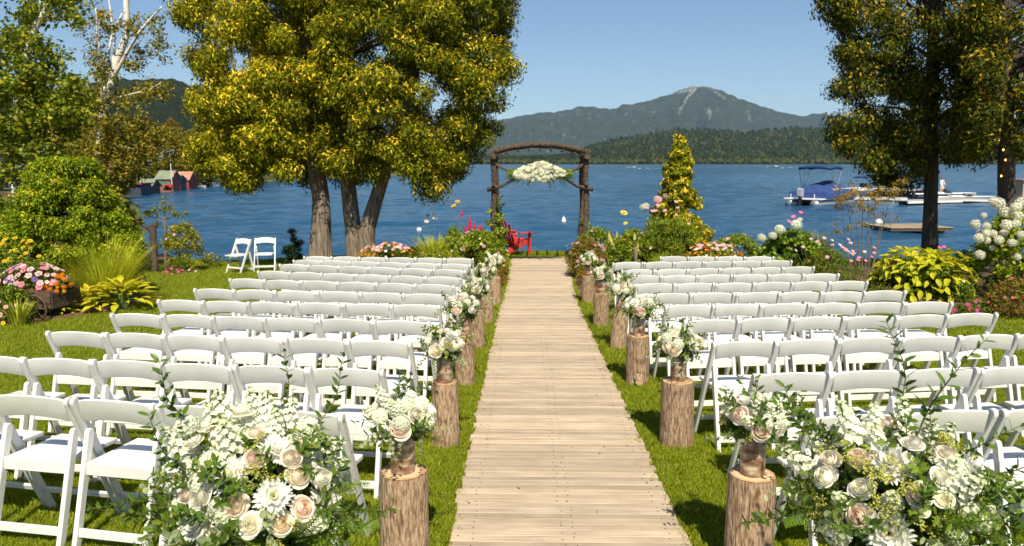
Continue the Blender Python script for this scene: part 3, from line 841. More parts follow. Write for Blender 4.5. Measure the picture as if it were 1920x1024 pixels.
# ================================================================== LOG STUMPS
def log_stump(x, y, r, h, label, knot=None, lean=(0, 0), flare=0.06):
    z0 = g(x, y)
    t = thing('log_stump', label, 'log stump', (x, y, z0), random.uniform(0, 6), 'upright log stumps along the boardwalk')
    t.rotation_euler = (lean[0], lean[1], 0)
    n, rings = 36, 22; P = np.zeros((rings, n, 3)); sd_ = random.uniform(0, 50)
    for i in range(rings):
        f = i / (rings - 1); z = -0.03 + (h + 0.03) * f
        for k in range(n):
            th = 2 * PI * k / n
            rr = r * (1 + flare * (1 - f) ** 2 + 0.05 * fbm(math.cos(th) * 1.1 + sd_, math.sin(th) * 1.1, z * 1.5))
            rr += 0.0045 * mnoise.noise(Vector((th * 7, z * 7, sd_))) + 0.004 * mnoise.noise(Vector((math.cos(th) * 9, math.sin(th) * 9 + sd_, z * 4)))
            if f > 0.985: rr -= 0.003
            P[i, k] = (rr * math.cos(th), rr * math.sin(th), z)
    link('log', grid_mesh('log', P, M['log_bark'], wrap=True), t)
    ring = P[-1]; V = [tuple(p) for p in ring * [.99, .99, 1] + [0, 0, 0.0015]] + [(0, 0, h + 0.002)]
    me = bpy.data.meshes.new('cut_top'); me.from_pydata(V, [], [(k, (k + 1) % n, n) for k in range(n)]); me.materials.append(M['end_grain'])
    link('cut_top', me, t)
    if knot:
        kb = MB().tube([(0, -r * .85, 0.07), (0.0, -r * 1.12, 0.055), (0.0, -r * 1.38, 0.05)], [0.055, 0.043, 0.036], 14, jit=0.3)
        ko = kb.obj('knot', M['log_bark'], t, smooth_=True, angle=R(50))
        MB().lathe([(0.034, 0), (0.001, 0.001)], seg=14).obj('cut_face', M['end_grain'], ko)
        ko.children[0].location = (0, -r * 1.385, 0.05); ko.children[0].rotation_euler = (R(93), 0, 0)
    return z0 + h
SL_X = -0.572
def stump_label(side, i):
    s = 'left' if side < 0 else 'right'
    where = ['nearest the camera', 'second from the camera', 'third from the camera', 'fourth from the camera', 'fifth from the camera', 'farthest'][i]
    return f'bark covered log stump on the {s} boardwalk edge, {where}'
ST_L = [(-0.575, 3.58, .113, .495), (-0.575, 5.36, .094, .465), (-0.572, 7.05, .092, .48), (-0.565, 8.7, .088, .45), (-0.55, 10.3, .095, .47), (-0.50, 12.0, .10, .46)]
ST_R = [(1.06, 3.58, .108, .495), (1.085, 5.40, .116, .475), (1.065, 7.14, .104, .46), (1.07, 8.7, .092, .45), (1.03, 10.2, .105, .45), (1.03, 12.3, .11, .45)]
stops = []
for side, L_ in ((-1, ST_L), (1, ST_R)):
    for i, (x, y, r, h) in enumerate(L_):
        y = 1.005 * y - .264
        zt = log_stump(x, y, r, h, stump_label(side, i), knot=(side > 0 and i == 2), lean=((0, 0.07) if side > 0 and i == 3 else (0, 0)))
        stops.append((side, i, x + (0.03 if side > 0 and i == 3 else 0), y, zt))

# ================================================================== FLOWERS
def col_mesh(name, Vs, Fs, cs, mat, smooth_=True):
    me = bpy.data.meshes.new(name); me.from_pydata([tuple(v) for v in Vs], [], Fs); me.materials.append(mat)
    a = me.attributes.new('Col', 'FLOAT_COLOR', 'POINT'); c4 = np.ones((len(Vs), 4), np.float32); c4[:, :3] = np.array(cs); a.data.foreach_set('color', c4.ravel())
    if smooth_: me.polygons.foreach_set('use_smooth', [True] * len(me.polygons))
    me.update(); return me
def mixc(a, b, t): return tuple(a[i] * (1 - t) + b[i] * t for i in range(3))
def rose_mesh(outer, inner, r=0.031, seed=0):
    rnd = random.Random(seed); Vs, Fs, cs = [], [], []
    layers = [(2, .20, .05, .96, 0.0), (3, .34, .13, 1.04, .0), (3, .48, .24, 1.10, .01), (3, .64, .38, 1.12, .03), (3, .80, .56, 1.08, .07), (4, .96, .78, .98, .16), (5, 1.02, 1.0, .76, .32), (4, .94, 1.16, .50, .5)]
    for li, (n, rb, rt, hz, flare) in enumerate(layers):
        for k in range(n):
            ph = 2 * PI * k / n + li * 0.9 + rnd.uniform(-.2, .2); sp = (1.25 if li < 5 else 1.05) * PI / n * 1.25
            nu, nv = 7, 6; o_ = len(Vs); hj = rnd.uniform(.90, 1.06); rj = rnd.uniform(.88, 1.10)
            for i in range(nv):
                v = i / (nv - 1)
                for j in range(nu):
                    u = -1 + 2 * j / (nu - 1)
                    vm = v * (1 - 0.30 * abs(u) ** 2.5)
                    rad = (0.25 * rb + (rb * 1.1 - .25 * rb) * math.sin(vm * PI / 2) ** .8) * (1 - vm) + rt * vm + flare * 0.35 * max(0, vm - .75) * 4 * (1 - .3 * abs(u))
                    rad *= rj; z = hz * hj * (vm ** .85) - flare * 0.5 * max(0, vm - .78) * 3 - .35
                    a = ph + u * sp * (0.55 + .45 * min(1, v * 2))
                    rad += 0.03 * abs(u) ** 3
                    Vs.append((r * rad * math.cos(a), r * rad * math.sin(a), r * z * 1.05)); cs.append(mixc(inner, outer, min(1, (li / 6.5) * .7 + .3 * v)))
            for i in range(nv - 1):
                for j in range(nu - 1):
                    q = o_ + i * nu + j; Fs.append((q, q + 1, q + nu + 1, q + nu))
    return col_mesh('rose', Vs, Fs, cs, M['petal'])
def mum_mesh(col, ctr, r=0.058, seed=0, n0=(14, 20, 24, 26)):
    rnd = random.Random(seed); Vs, Fs, cs = [], [], []
    for li, n in enumerate(n0):
        el = [1.30, .95, .55, .12][li]; L = r * [.5, .75, .95, 1.05][li]
        for k in range(n):
            a = 2 * PI * (k + .5 * (li % 2)) / n + rnd.uniform(-.1, .1); e = el + rnd.uniform(-.12, .12); l = L * rnd.uniform(.85, 1.1); w = r * .085
            d = Vector((math.cos(a), math.sin(a), 0)); s = Vector((-math.sin(a), math.cos(a), 0)); o_ = len(Vs); nb = 4
            p = d * r * .06; ang = e
            for i in range(nb + 1):
                f = i / nb; ww = w * (0.5 + .8 * math.sin(min(1, f + .15) * PI * .8)) * (1 if i < nb else .35)
                Vs.append(p + s * ww + Vector((0, 0, w * .35))); Vs.append(p); Vs.append(p - s * ww + Vector((0, 0, w * .35)))
                cs += [mixc(ctr, col, min(1, f * 1.6 + li * .22))] * 3
                ang2 = ang - .5 + f * 1.1 * (1 if li < 3 else .5); p = p + (d * math.cos(ang2) + Vector((0, 0, 1)) * math.sin(ang2)) * l / nb
            for i in range(nb):
                q = o_ + i * 3; Fs += [(q, q + 1, q + 4, q + 3), (q + 1, q + 2, q + 5, q + 4)]
    return col_mesh('chrysanthemum', Vs, Fs, cs, M['petal'])
def floret(Vs, Fs, cs, c, nrm, r, col, ctr, rnd, np_=4):
    nrm = Vector(nrm).normalized(); a0 = nrm.orthogonal().normalized(); b0 = nrm.cross(a0); t0 = rnd.uniform(0, 6)
    for k in range(np_):
        a = t0 + 2 * PI * k / np_; d = a0 * math.cos(a) + b0 * math.sin(a); s = nrm.cross(d); o_ = len(Vs)
        Vs += [c - nrm * r * .2, c + d * r * .6 + s * r * .45 + nrm * r * .15, c + d * r * 1.05 + nrm * r * rnd.uniform(-.1, .3), c + d * r * .6 - s * r * .45 + nrm * r * .15]
        cs += [ctr, col, col, col]; Fs.append((o_, o_ + 1, o_ + 2, o_ + 3))
def stock_mesh(col, ctr, L=0.17, seed=0, r=0.03, fr=0.017):
    """flower spike: florets round an upright stem, buds at the tip"""
    rnd = random.Random(seed); Vs, Fs, cs = [], [], []; n = 46
    for i in range(n):
        f = (i / n) ** .9; z = L * f; a = i * 2.4; rr = r * (1 - .75 * f ** 2); e = .2 + .9 * f
        d = Vector((math.cos(a) * math.cos(e), math.sin(a) * math.cos(e), math.sin(e)))
        c = Vector((math.cos(a) * rr, math.sin(a) * rr, z)) ; k = fr * (1 - .6 * f ** 2) * rnd.uniform(.85, 1.2)
        floret(Vs, Fs, cs, c, d, k, mixc(col, (.45, .55, .16), max(0, f - .72) * 2.6), ctr, rnd, 5)
    me = MB().tube([(0, 0, -L * .6), (0, 0, L)], .0028, 5, col=(.12, .2, .05))
    o_ = len(Vs); Vs += [Vector(v) for v in me.v]; cs += me.c; Fs += [tuple(i + o_ for i in f) for f in me.f]
    return col_mesh('flower_spike', Vs, Fs, cs, M['petal'], False)
def ball_bloom(name, col, ctr, R_=0.09, n=90, fr=0.017, sq=.8, seed=0, np_=4):
    rnd = random.Random(seed); Vs, Fs, cs = [], [], []
    for i in range(n):
        z = 1 - 1.75 * (i + .5) / n; a = i * 2.39996; q = math.sqrt(max(0, 1 - z * z)); d = Vector((math.cos(a) * q, math.sin(a) * q, z))
        c = d * R_ * rnd.uniform(.85, 1.06); c.z *= sq; floret(Vs, Fs, cs, c, d, fr * rnd.uniform(.8, 1.2), mixc(col, ctr, rnd.random() * .25), ctr, rnd, np_)
    # solid heart
    o_ = len(Vs); b = MB().ball((0, 0, -.01 * sq), R_ * .78, 8, 6, col=mixc(ctr, (.2, .3, .1), .35), sq=sq)
    Vs += [Vector(v) for v in b.v]; cs += b.c; Fs += [tuple(i + o_ for i in f) for f in b.f]
    return col_mesh(name, Vs, Fs, cs, M['petal'], False)
def daisy_mesh(name, col, ctr, r=.03, n=9, cup=.25, cr=.28):
    Vs, Fs, cs = [], [], []
    for k in range(n):
        a = 2 * PI * k / n; d = Vector((math.cos(a), math.sin(a), 0)); s = Vector((-math.sin(a), math.cos(a), 0)); o_ = len(Vs); w = r * 2.4 / n * 1.2
        Vs += [d * r * .15, d * r * .6 + s * w + Vector((0, 0, r * cup * .6)), d * r + Vector((0, 0, r * cup)), d * r * .6 - s * w + Vector((0, 0, r * cup * .6))]
        cs += [mixc(ctr, col, .5), col, col, col]; Fs.append((o_, o_ + 1, o_ + 2, o_ + 3))
    b = MB().ball((0, 0, r * .06), r * cr, 7, 4, col=ctr, sq=.6); o_ = len(Vs)
    Vs += [Vector(v) for v in b.v]; cs += b.c; Fs += [tuple(i + o_ for i in f) for f in b.f]
    return col_mesh(name, Vs, Fs, cs, M['petal'], False)
def sprig_mesh(name, L, n, leaf_l, leaf_w, col, col2, mat, seed=0, curve=.25, roundish=False, opp=True, start=.2):
    """bent stem with leaves in pairs"""
    rnd = random.Random(seed); Vs, Fs, cs = [], [], []
    pts = [Vector((curve * L * (i / 8) ** 2, 0.04 * L * math.sin(i), L * i / 8)) for i in range(9)]
    tb = MB().tube(pts, [.0022 * (1.2 - .8 * i / 8) for i in range(9)], 5, col=mixc(col, (.2, .12, .05), .3)); Vs += [Vector(v) for v in tb.v]; cs += tb.c; Fs += tb.f
    for i in range(n):
        f = start + (1 - start) * (i + .5) / n; k = f * 8; i0 = min(int(k), 7); p = pts[i0].lerp(pts[i0 + 1], k - i0); t = (pts[i0 + 1] - pts[i0]).normalized()
        for sgn in ((1, -1) if opp else ((1,) if i % 2 else (-1,))):
            a = rnd.uniform(-.5, .5) + (PI / 2 if i % 2 else 0); side = (Vector((0, 1, 0)).cross(t).normalized() * math.sin(a) + Vector((0, 1, 0)) * math.cos(a)) * sgn
            d = (side * rnd.uniform(.7, 1) + t * rnd.uniform(.35, .8)).normalized(); l = leaf_l * rnd.uniform(.75, 1.15) * (1 - .35 * f); w = leaf_w * rnd.uniform(.85, 1.1) * (1 - .3 * f)
            nrm = d.cross(t).cross(d); nrm = (nrm + unit_v(rnd) * .5).normalized(); s = d.cross(nrm).normalized(); c = mixc(col, col2, rnd.random()); o_ = len(Vs)
            if roundish:
                m_ = 8
                ctr = p + d * l * .55; Vs.append(ctr - nrm * l * .05); cs.append(c)
                for q in range(m_):
                    th = 2 * PI * q / m_; Vs.append(ctr + d * math.cos(th) * l * .5 + s * math.sin(th) * w * .5); cs.append(c)
                for q in range(m_): Fs.append((o_, o_ + 1 + q, o_ + 1 + (q + 1) % m_))
            else:
                drp = nrm * l * .12
                Vs += [p, p + d * l * .3 + s * w * .42 + nrm * l * .04, p + d * l * .3, p + d * l * .3 - s * w * .42 + nrm * l * .04, p + d * l * .68 + s * w * .4 - drp * .2, p + d * l * .68 - drp * .5, p + d * l * .68 - s * w * .4 - drp * .2, p + d * l - drp]
                cs += [c] * 8; q = o_; Fs += [(q, q + 1, q + 2), (q, q + 2, q + 3), (q + 1, q + 4, q + 5, q + 2), (q + 2, q + 5, q + 6, q + 3), (q + 4, q + 7, q + 5), (q + 5, q + 7, q + 6)]
    return col_mesh(name, Vs, Fs, cs, mat, False)
def unit_v(rnd): 
    v = Vector((rnd.gauss(0, 1), rnd.gauss(0, 1), rnd.gauss(0, 1))); return v.normalized()
def fern_mesh(L, col, col2, seed=0):
    rnd = random.Random(seed); Vs, Fs, cs = [], [], []; n = 17
    pts = [Vector((.35 * L * (i / n) ** 2, 0, L * (i / n) * (1 - .12 * i / n))) for i in range(n + 1)]
    tb = MB().tube(pts, .002, 4, col=col); Vs += [Vector(v) for v in tb.v]; cs += tb.c; Fs += tb.f
    for i in range(2, n):
        p = pts[i]; t = (pts[i + 1] - pts[i]).normalized(); f = i / n; pl = L * .42 * math.sin(min(1, f * 1.35 + .12) * PI * .98) ** .8 * (1 - f * .45) + .01
        for sg in (1, -1):
            d = (Vector((0, sg, 0)) + t * .35 + Vector((.12, 0, 0))).normalized(); m_ = max(3, int(pl / (L * .035)))
            nrm = d.cross(t).normalized()
            for j in range(m_):
                q = p + d * pl * (j + .5) / m_; lw = pl / m_ * .55; ll = L * .042 * (1 - .75 * j / m_)
                for s2 in (1, -1):
                    o_ = len(Vs); e = (t * s2 + d * .35).normalized(); dr = Vector((-.10 * ll, 0, 0))
                    c = mixc(col, col2, rnd.random() * .6 + .2 * f); Vs += [q - d * lw, q + e * ll * .6 - d * lw * .8 + dr, q + e * ll + dr * 2, q + e * ll * .5 + d * lw * .8]; cs += [c] * 4; Fs.append((o_, o_ + 1, o_ + 2, o_ + 3))
    return col_mesh('fern_frond', Vs, Fs, cs, M['leaf'], False)
def seed_mesh(L, col, seed=0):
    """drooping sprays of small green seeds"""
    rnd = random.Random(seed); m_ = MB()
    for b in range(6):
        a = rnd.uniform(0, 2 * PI); q = Vector((math.cos(a), math.sin(a), 0)); pts = [q * L * .5 * (i / 5) ** 1.2 + Vector((0, 0, L * (.75 * i / 5 - .35 * (i / 5) ** 2))) for i in range(6)]
        m_.tube(pts, .0012, 3, col=mixc(col, (.2, .14, .05), .5), cap=False)
        for i in range(16):
            k = rnd.uniform(1, 4.99); i0 = int(k); p = pts[i0].lerp(pts[i0 + 1], k - i0) + unit_v(rnd) * L * .07; r = rnd.uniform(.0022, .0040)
            m_.ball(p, r, 5, 3, col=mixc(col, (.32, .36, .14), rnd.random()))
    return m_.mesh('seed_spray', M['leaf'])
WH, CRM, BL = (.88, .87, .80), (.86, .80, .64), (.86, .68, .58)
ROSE = [rose_mesh((.92, .90, .80), (.93, .88, .70), seed=1), rose_mesh((.92, .87, .76), (.93, .82, .66), seed=2), rose_mesh((.92, .91, .84), (.93, .89, .74), seed=3)]
BLUSH = [rose_mesh((.92, .85, .76), (.93, .72, .60), seed=4)]
MUM = [mum_mesh((.87, .86, .80), (.70, .68, .30), seed=1), mum_mesh((.88, .87, .82), (.78, .76, .45), seed=5)]
STOCK = [stock_mesh((.90, .90, .80), (.82, .84, .60), seed=s, L=l) for s, l in ((1, .17), (2, .13))]
PUFF = [ball_bloom('hydrangea_bloom', (.90, .90, .82), (.80, .83, .60), .05, 84, .014, seed=s) for s in (1, 2)]
G1, G2 = (.035, .085, .018), (.075, .14, .022)
RUSC = [sprig_mesh('leaf_sprig', .30, 12, .050, .020, G1, G2, M['gloss_leaf'], s, curve=.3) for s in (1, 2, 3)]
SHORT = [sprig_mesh('leaf_sprig', .17, 8, .048, .022, G1, (.10, .16, .025), M['gloss_leaf'], s, curve=.35) for s in (4, 5)]
EUCA = [sprig_mesh('eucalyptus_sprig', .22, 7, .036, .034, (.17, .24, .20), (.24, .31, .26), M['leaf'], s, curve=.5, roundish=True) for s in (6, 7)]
FERN = [fern_mesh(.26, (.05, .115, .015), (.12, .20, .03), s) for s in (1, 2)]
SEED = [seed_mesh(.13, (.20, .25, .08), s) for s in (1, 2)]

def orient(d, roll=None):
    """rotation that turns local +Z to direction d"""
    q = Vector(d).to_track_quat('Z', 'Y')
    if roll is None: roll = random.uniform(0, 2 * PI)
    return (q.to_matrix() @ Matrix.Rotation(roll, 3, 'Z')).to_euler()
def put(me, parent, p, d, s=1.0, roll=None):
    return link(me.name.split('.')[0], me, parent, p, orient(d, roll), s)

def big_arrangement(cx, cy, cz, label, explicit, rx, rz_):
    """dome of flowers (cx, cy, cz = centre) in an urn on a log"""
    t = thing('flower_arrangement', label, 'flower arrangement', (cx, cy, cz), 0, 'two large flower arrangements at the near end of the aisle')
    T = Vector((cx, cy, cz))
    MB().lathe([(.085, -.40), (.10, -.39), (.115, -.28), (.13, -.17), (.135, -.15), (.128, -.15), (.12, -.2)], seg=28).obj('vase', M['jar_bark'], t, smooth_=True, angle=R(40))
    # inner dark mass of leaves
    K = np.array([[rx * .6 * math.cos(a) * q, rx * .55 * math.sin(a) * q, z] for a, q, z in [(k * 2.4, math.sqrt((k % 9 + .5) / 9), -.12 + .24 * (k % 5) / 4) for k in range(26)]])
    V, c = clumps(K, np.full(len(K), .11), 130, .050, .40, [G1, G2, (.05, .11, .02)], tip=[(.14, .20, .02)], tipw=.3, shell=.2)
    link('foliage', quads_mesh('foliage', V, c, M['gloss_leaf']), t)
    used = []
    def dome(d): return Vector((d.x * rx, d.y * rx * .85, d.z * rz_ if d.z > 0 else d.z * rz_ * .85))
    for (px, py, kind, sc) in explicit:
        r_ = ray(px, py); A = CAMP - T
        # meet the dome ellipsoid
        sx, sy, sz = 1 / rx, 1 / (rx * .85), 1 / rz_
        a_ = Vector((A.x * sx, A.y * sy, A.z * sz)); b_ = Vector((r_.x * sx, r_.y * sy, r_.z * sz))
        B = a_.dot(b_); Cq = a_.dot(a_) - 1; Aq = b_.dot(b_); disc = B * B - Aq * Cq
        s_ = (-B - math.sqrt(disc)) / Aq if disc > 0 else -B / Aq
        P = A + r_ * s_; d = (P + (A - P).normalized() * .12 + Vector((0, 0, .10))).normalized()
        mesh_ = {'r': ROSE, 'b': BLUSH, 'm': MUM, 's': STOCK, 'p': PUFF, 'e': EUCA, 'l': RUSC, 'f': FERN, 'g': SEED}[kind]
        if kind in 'slef': P = P - d * .10
        if kind in 'rb': sc *= .9
        put(random.choice(mesh_), t, P + d * (0 if kind in 'slefg' else random.uniform(-.005, .02)), d, sc); used.append(P)
    n = 96
    for i in range(n):
        z = 1 - 1.25 * (i + .5) / n; a = i * 2.39996; q = math.sqrt(1 - z * z); d = Vector((math.cos(a) * q, math.sin(a) * q, z)); P = dome(d)
        if min((P - u).length for u in used) < .048 : continue
        used.append(P); k = random.random(); toward = P.y < 0
        if k < .17: put(random.choice(ROSE), t, P * .96, d, random.uniform(.65, 1.0))
        elif k < .24: put(random.choice(MUM), t, P * .97, d, random.uniform(.8, 1))
        elif k < .42: put(random.choice(STOCK), t, P * .72, (d + Vector((0, 0, .5))), random.uniform(.8, 1.2))
        elif k < .50: put(random.choice(PUFF), t, P * .95, d, random.uniform(.6, .9))
        elif k < .8: put(random.choice(SEED), t, P * .85, d, 1)
        else: put(random.choice(SHORT), t, P * .6, d, 1)
    for i in range(34):
        a = random.uniform(0, 2 * PI); e = random.uniform(-.5, 1.0); d = Vector((math.cos(a) * math.cos(e), math.sin(a) * math.cos(e), math.sin(e)))
        put(random.choice(RUSC + SHORT + SHORT), t, dome(d) * random.uniform(.5, .72), (d + Vector((0, 0, .15))), random.uniform(.75, 1.05))
    for i in range(22):
        a = random.uniform(PI, 2 * PI); e = random.uniform(-.4, .9); d = Vector((math.cos(a) * math.cos(e), math.sin(a) * math.cos(e), math.sin(e)))
        put(random.choice(SHORT), t, dome(d) * .88, (d + Vector((random.uniform(-.9, .9), 0, random.uniform(-.6, .6)))), random.uniform(.7, 1.0))
    for i in range(10):
        a = random.uniform(PI, 2 * PI) if i < 7 else random.uniform(0, 2 * PI); e = random.uniform(-.7, .3); d = Vector((math.cos(a) * math.cos(e), math.sin(a) * math.cos(e), math.sin(e)))
        put(random.choice(FERN), t, dome(d) * .6, d, random.uniform(.8, 1.05))
    for i in range(12):
        a = random.uniform(PI, 2 * PI) if i < 8 else random.uniform(0, 2 * PI); e = random.uniform(-.8, .5); d = Vector((math.cos(a) * math.cos(e), math.sin(a) * math.cos(e), math.sin(e)))
        put(random.choice(EUCA), t, dome(d) * .75, d + Vector((0, 0, -.3)), random.uniform(.8, 1))
    return t
exL = [(455, 782, 'r', 1.25), (370, 835, 'r', 1.0), (478, 866, 'b', 1.05), (430, 892, 'm', .95), (418, 828, 'r', .8), (543, 866, 'r', 1.0), (560, 892, 'r', 1.15), (598, 900, 'r', 1.05), (566, 952, 'b', 1.1),
       (443, 950, 'r', 1.15), (470, 985, 'r', 1.05), (527, 980, 'r', 1.1), (512, 934, 'm', .95), (610, 942, 'm', .9), (372, 984, 'm', 1.0), (384, 905, 'p', .8), (350, 930, 'b', .8), (378, 935, 'r', 1.0),
       (545, 835, 's', 1.1), (580, 850, 's', 1.0), (600, 840, 's', .9), (425, 790, 's', 1.25), (412, 760, 's', 1.0), (640, 900, 's', .8), (648, 915, 'r', .85), (400, 870, 'p', .7), (480, 822, 'r', .85),
       (400, 960, 'e', 1), (420, 985, 'e', .9), (355, 1000, 'e', 1), (530, 780, 'l', 1.0), (600, 800, 'l', 1.1), (345, 790, 'l', 1.1), (330, 875, 'l', 1.0), (318, 940, 'l', 1), (600, 985, 'f', 1.1), (560, 1010, 'f', 1.0), (640, 975, 'f', .9), (450, 830, 'f', .8), (640, 1000, 'l', 1.0), (500, 905, 'g', 1), (460, 920, 'g', .8)]
exR = [(1665, 800, 'b', 1.1), (1632, 803, 'r', 1.0), (1612, 866, 'b', 1.05), (1560, 870, 'r', 1.1), (1552, 898, 'r', 1.1), (1670, 870, 'm', 1.15), (1614, 916, 'r', 1.05), (1610, 968, 'b', 1.1), (1722, 932, 'b', 1.15), (1725, 955, 'r', .7), (1712, 830, 'r', .9),
       (1667, 1000, 'm', 1.2), (1673, 935, 's', 1.0), (1600, 820, 's', 1.3), (1590, 790, 's', 1.1), (1770, 855, 'r', .8), (1765, 940, 'r', .8), (1830, 970, 'p', .8), (1810, 910, 'r', .75), (1500, 872, 's', 1), (1490, 930, 's', 1.0), (1550, 985, 's', 1), (1850, 960, 's', 1.0),
       (1570, 1000, 'p', .8), (1640, 885, 'g', 1.2), (1700, 900, 'g', 1.1), (1620, 890, 'g', 1), (1650, 960, 'g', 1), (1755, 985, 'f', 1.2), (1800, 1000, 'f', 1.0), (1730, 780, 'l', 1.3), (1700, 760, 'l', 1.2), (1520, 820, 'l', 1.1), (1480, 850, 'l', 1.2), (1500, 960, 'l', 1.1), (1850, 900, 'l', 1.2), (1880, 940, 'l', 1.2), (1800, 850, 'l', 1), (1780, 880, 's', 1), (1815, 975, 'r', .9)]
pL = at(486, 940, 2.36); pR = at(1680, 942, 2.36)
big_arrangement(pL.x, pL.y, pL.z, 'large loose arrangement of white roses, mums and ferns left of the boardwalk', exL + [(500, 780, 's', 1.1), (470, 765, 's', 1), (540, 790, 's', 1.1), (350, 800, 'p', .8), (400, 790, 's', 1), (580, 800, 'p', .8), (510, 800, 'r', 1), (330, 830, 's', 1), (620, 850, 's', 1), (390, 800, 'r', .9)], .255, .205)
big_arrangement(pR.x, pR.y, pR.z, 'large loose arrangement of cream roses and mums right of the boardwalk, with tall leafy sprig', exR + [(1640, 770, 's', 1), (1690, 790, 's', 1.1), (1570, 810, 's', 1), (1740, 820, 's', 1), (1540, 840, 's', 1), (1790, 880, 'p', .8), (1580, 830, 'r', .9)], .27, .225)
for p, w in ((pL, 'left'), (pR, 'right')):
    log_stump(p.x, p.y, .15, p.z - .40 - g(p.x, p.y), f'wide log stump under the large flower arrangement on the {w} side')

# ---- jars of flowers on the stumps
JARW = ['nearest', 'second nearest', 'third nearest', 'fourth nearest', 'fifth nearest', 'farthest']
def jar(side, i, x, y, z):
    s = 'left' if side < 0 else 'right'
    t = thing('flower_jar', f'bark wrapped jar of white flowers on the {JARW[i]} stump of the {s} side', 'flower jar', (x, y, z + .003), random.uniform(-.3, .3), 'jars of white flowers on the log stumps'); t.scale = (1.15,) * 3
    big = i < 4
    MB().lathe([(.001, 0), (.045, 0), (.049, .006), (.050, .12), (.047, .135), (.042, .142), (.043, .155), (.039, .155), (.038, .138)], seg=22).obj('jar', M['jar_bark'], t, smooth_=True, angle=R(50))
    K = np.array([[.06 * math.cos(k * 2.4), .06 * math.sin(k * 2.4), .17 + .02 * (k % 3)] for k in range(7)])
    V, c = clumps(K, np.full(7, .06), 70 if big else 40, .042, .42, [G1, G2, (.06, .12, .03)], shell=.1)
    link('foliage', quads_mesh('foliage', V, c, M['gloss_leaf']), t)
    C0 = Vector((0, 0, .225)); n = [22, 17, 14, 12, 10, 10][i]
    near = i < 5
    for k in range(n):
        zz = 1 - 1.15 * (k + .5) / n; a = k * 2.39996 + i + (1 if side > 0 else 0); q = math.sqrt(1 - zz * zz); d = Vector((math.cos(a) * q, math.sin(a) * q, zz)); P = C0 + Vector((d.x * .115, d.y * .115, d.z * .085))
        j = (k * 7 + i * 3) % 10
        if j < 3: put(random.choice(ROSE), t, P, d, random.uniform(.85, 1.1))
        elif j < 4: put(BLUSH[0], t, P, d, 1.0)
        elif j < 7: put(random.choice(PUFF), t, P, d, random.uniform(.55, .8))
        elif j < 8: put(random.choice(MUM), t, P, d, .7)
        else: put(random.choice(STOCK), t, C0 + (P - C0) * .6, d + Vector((0, 0, .4)), .75)
    for k in range(10 if near else 5):
        a = random.uniform(0, 2 * PI); e = random.uniform(-.2, 1.1); d = Vector((math.cos(a) * math.cos(e), math.sin(a) * math.cos(e), math.sin(e)))
        put(random.choice(SHORT), t, C0 + d * .05, d, random.uniform(.75, 1.05))
    # one blush rose turned to the guests and silver leaves hanging over the rim
    put(BLUSH[0] if i in (0, 2) else ROSE[1], t, C0 + Vector((-.02, -.11, -.005)), (-.1, -.9, .45), 1.15)
    for k in range(5 if near else 3):
        a = -PI / 2 + (k - 2) * .55 + random.uniform(-.2, .2); put(random.choice(EUCA), t, C0 + Vector((math.cos(a) * .06, math.sin(a) * .06, -.02)), (math.cos(a), math.sin(a), -.55), random.uniform(.55, .8))
    for k in range(4): 
        a = random.uniform(0, 2 * PI); put(random.choice(SEED), t, C0 + Vector((math.cos(a) * .09, math.sin(a) * .09, 0)), (math.cos(a), math.sin(a), .1), .8)
for a_ in stops: jar(*a_)

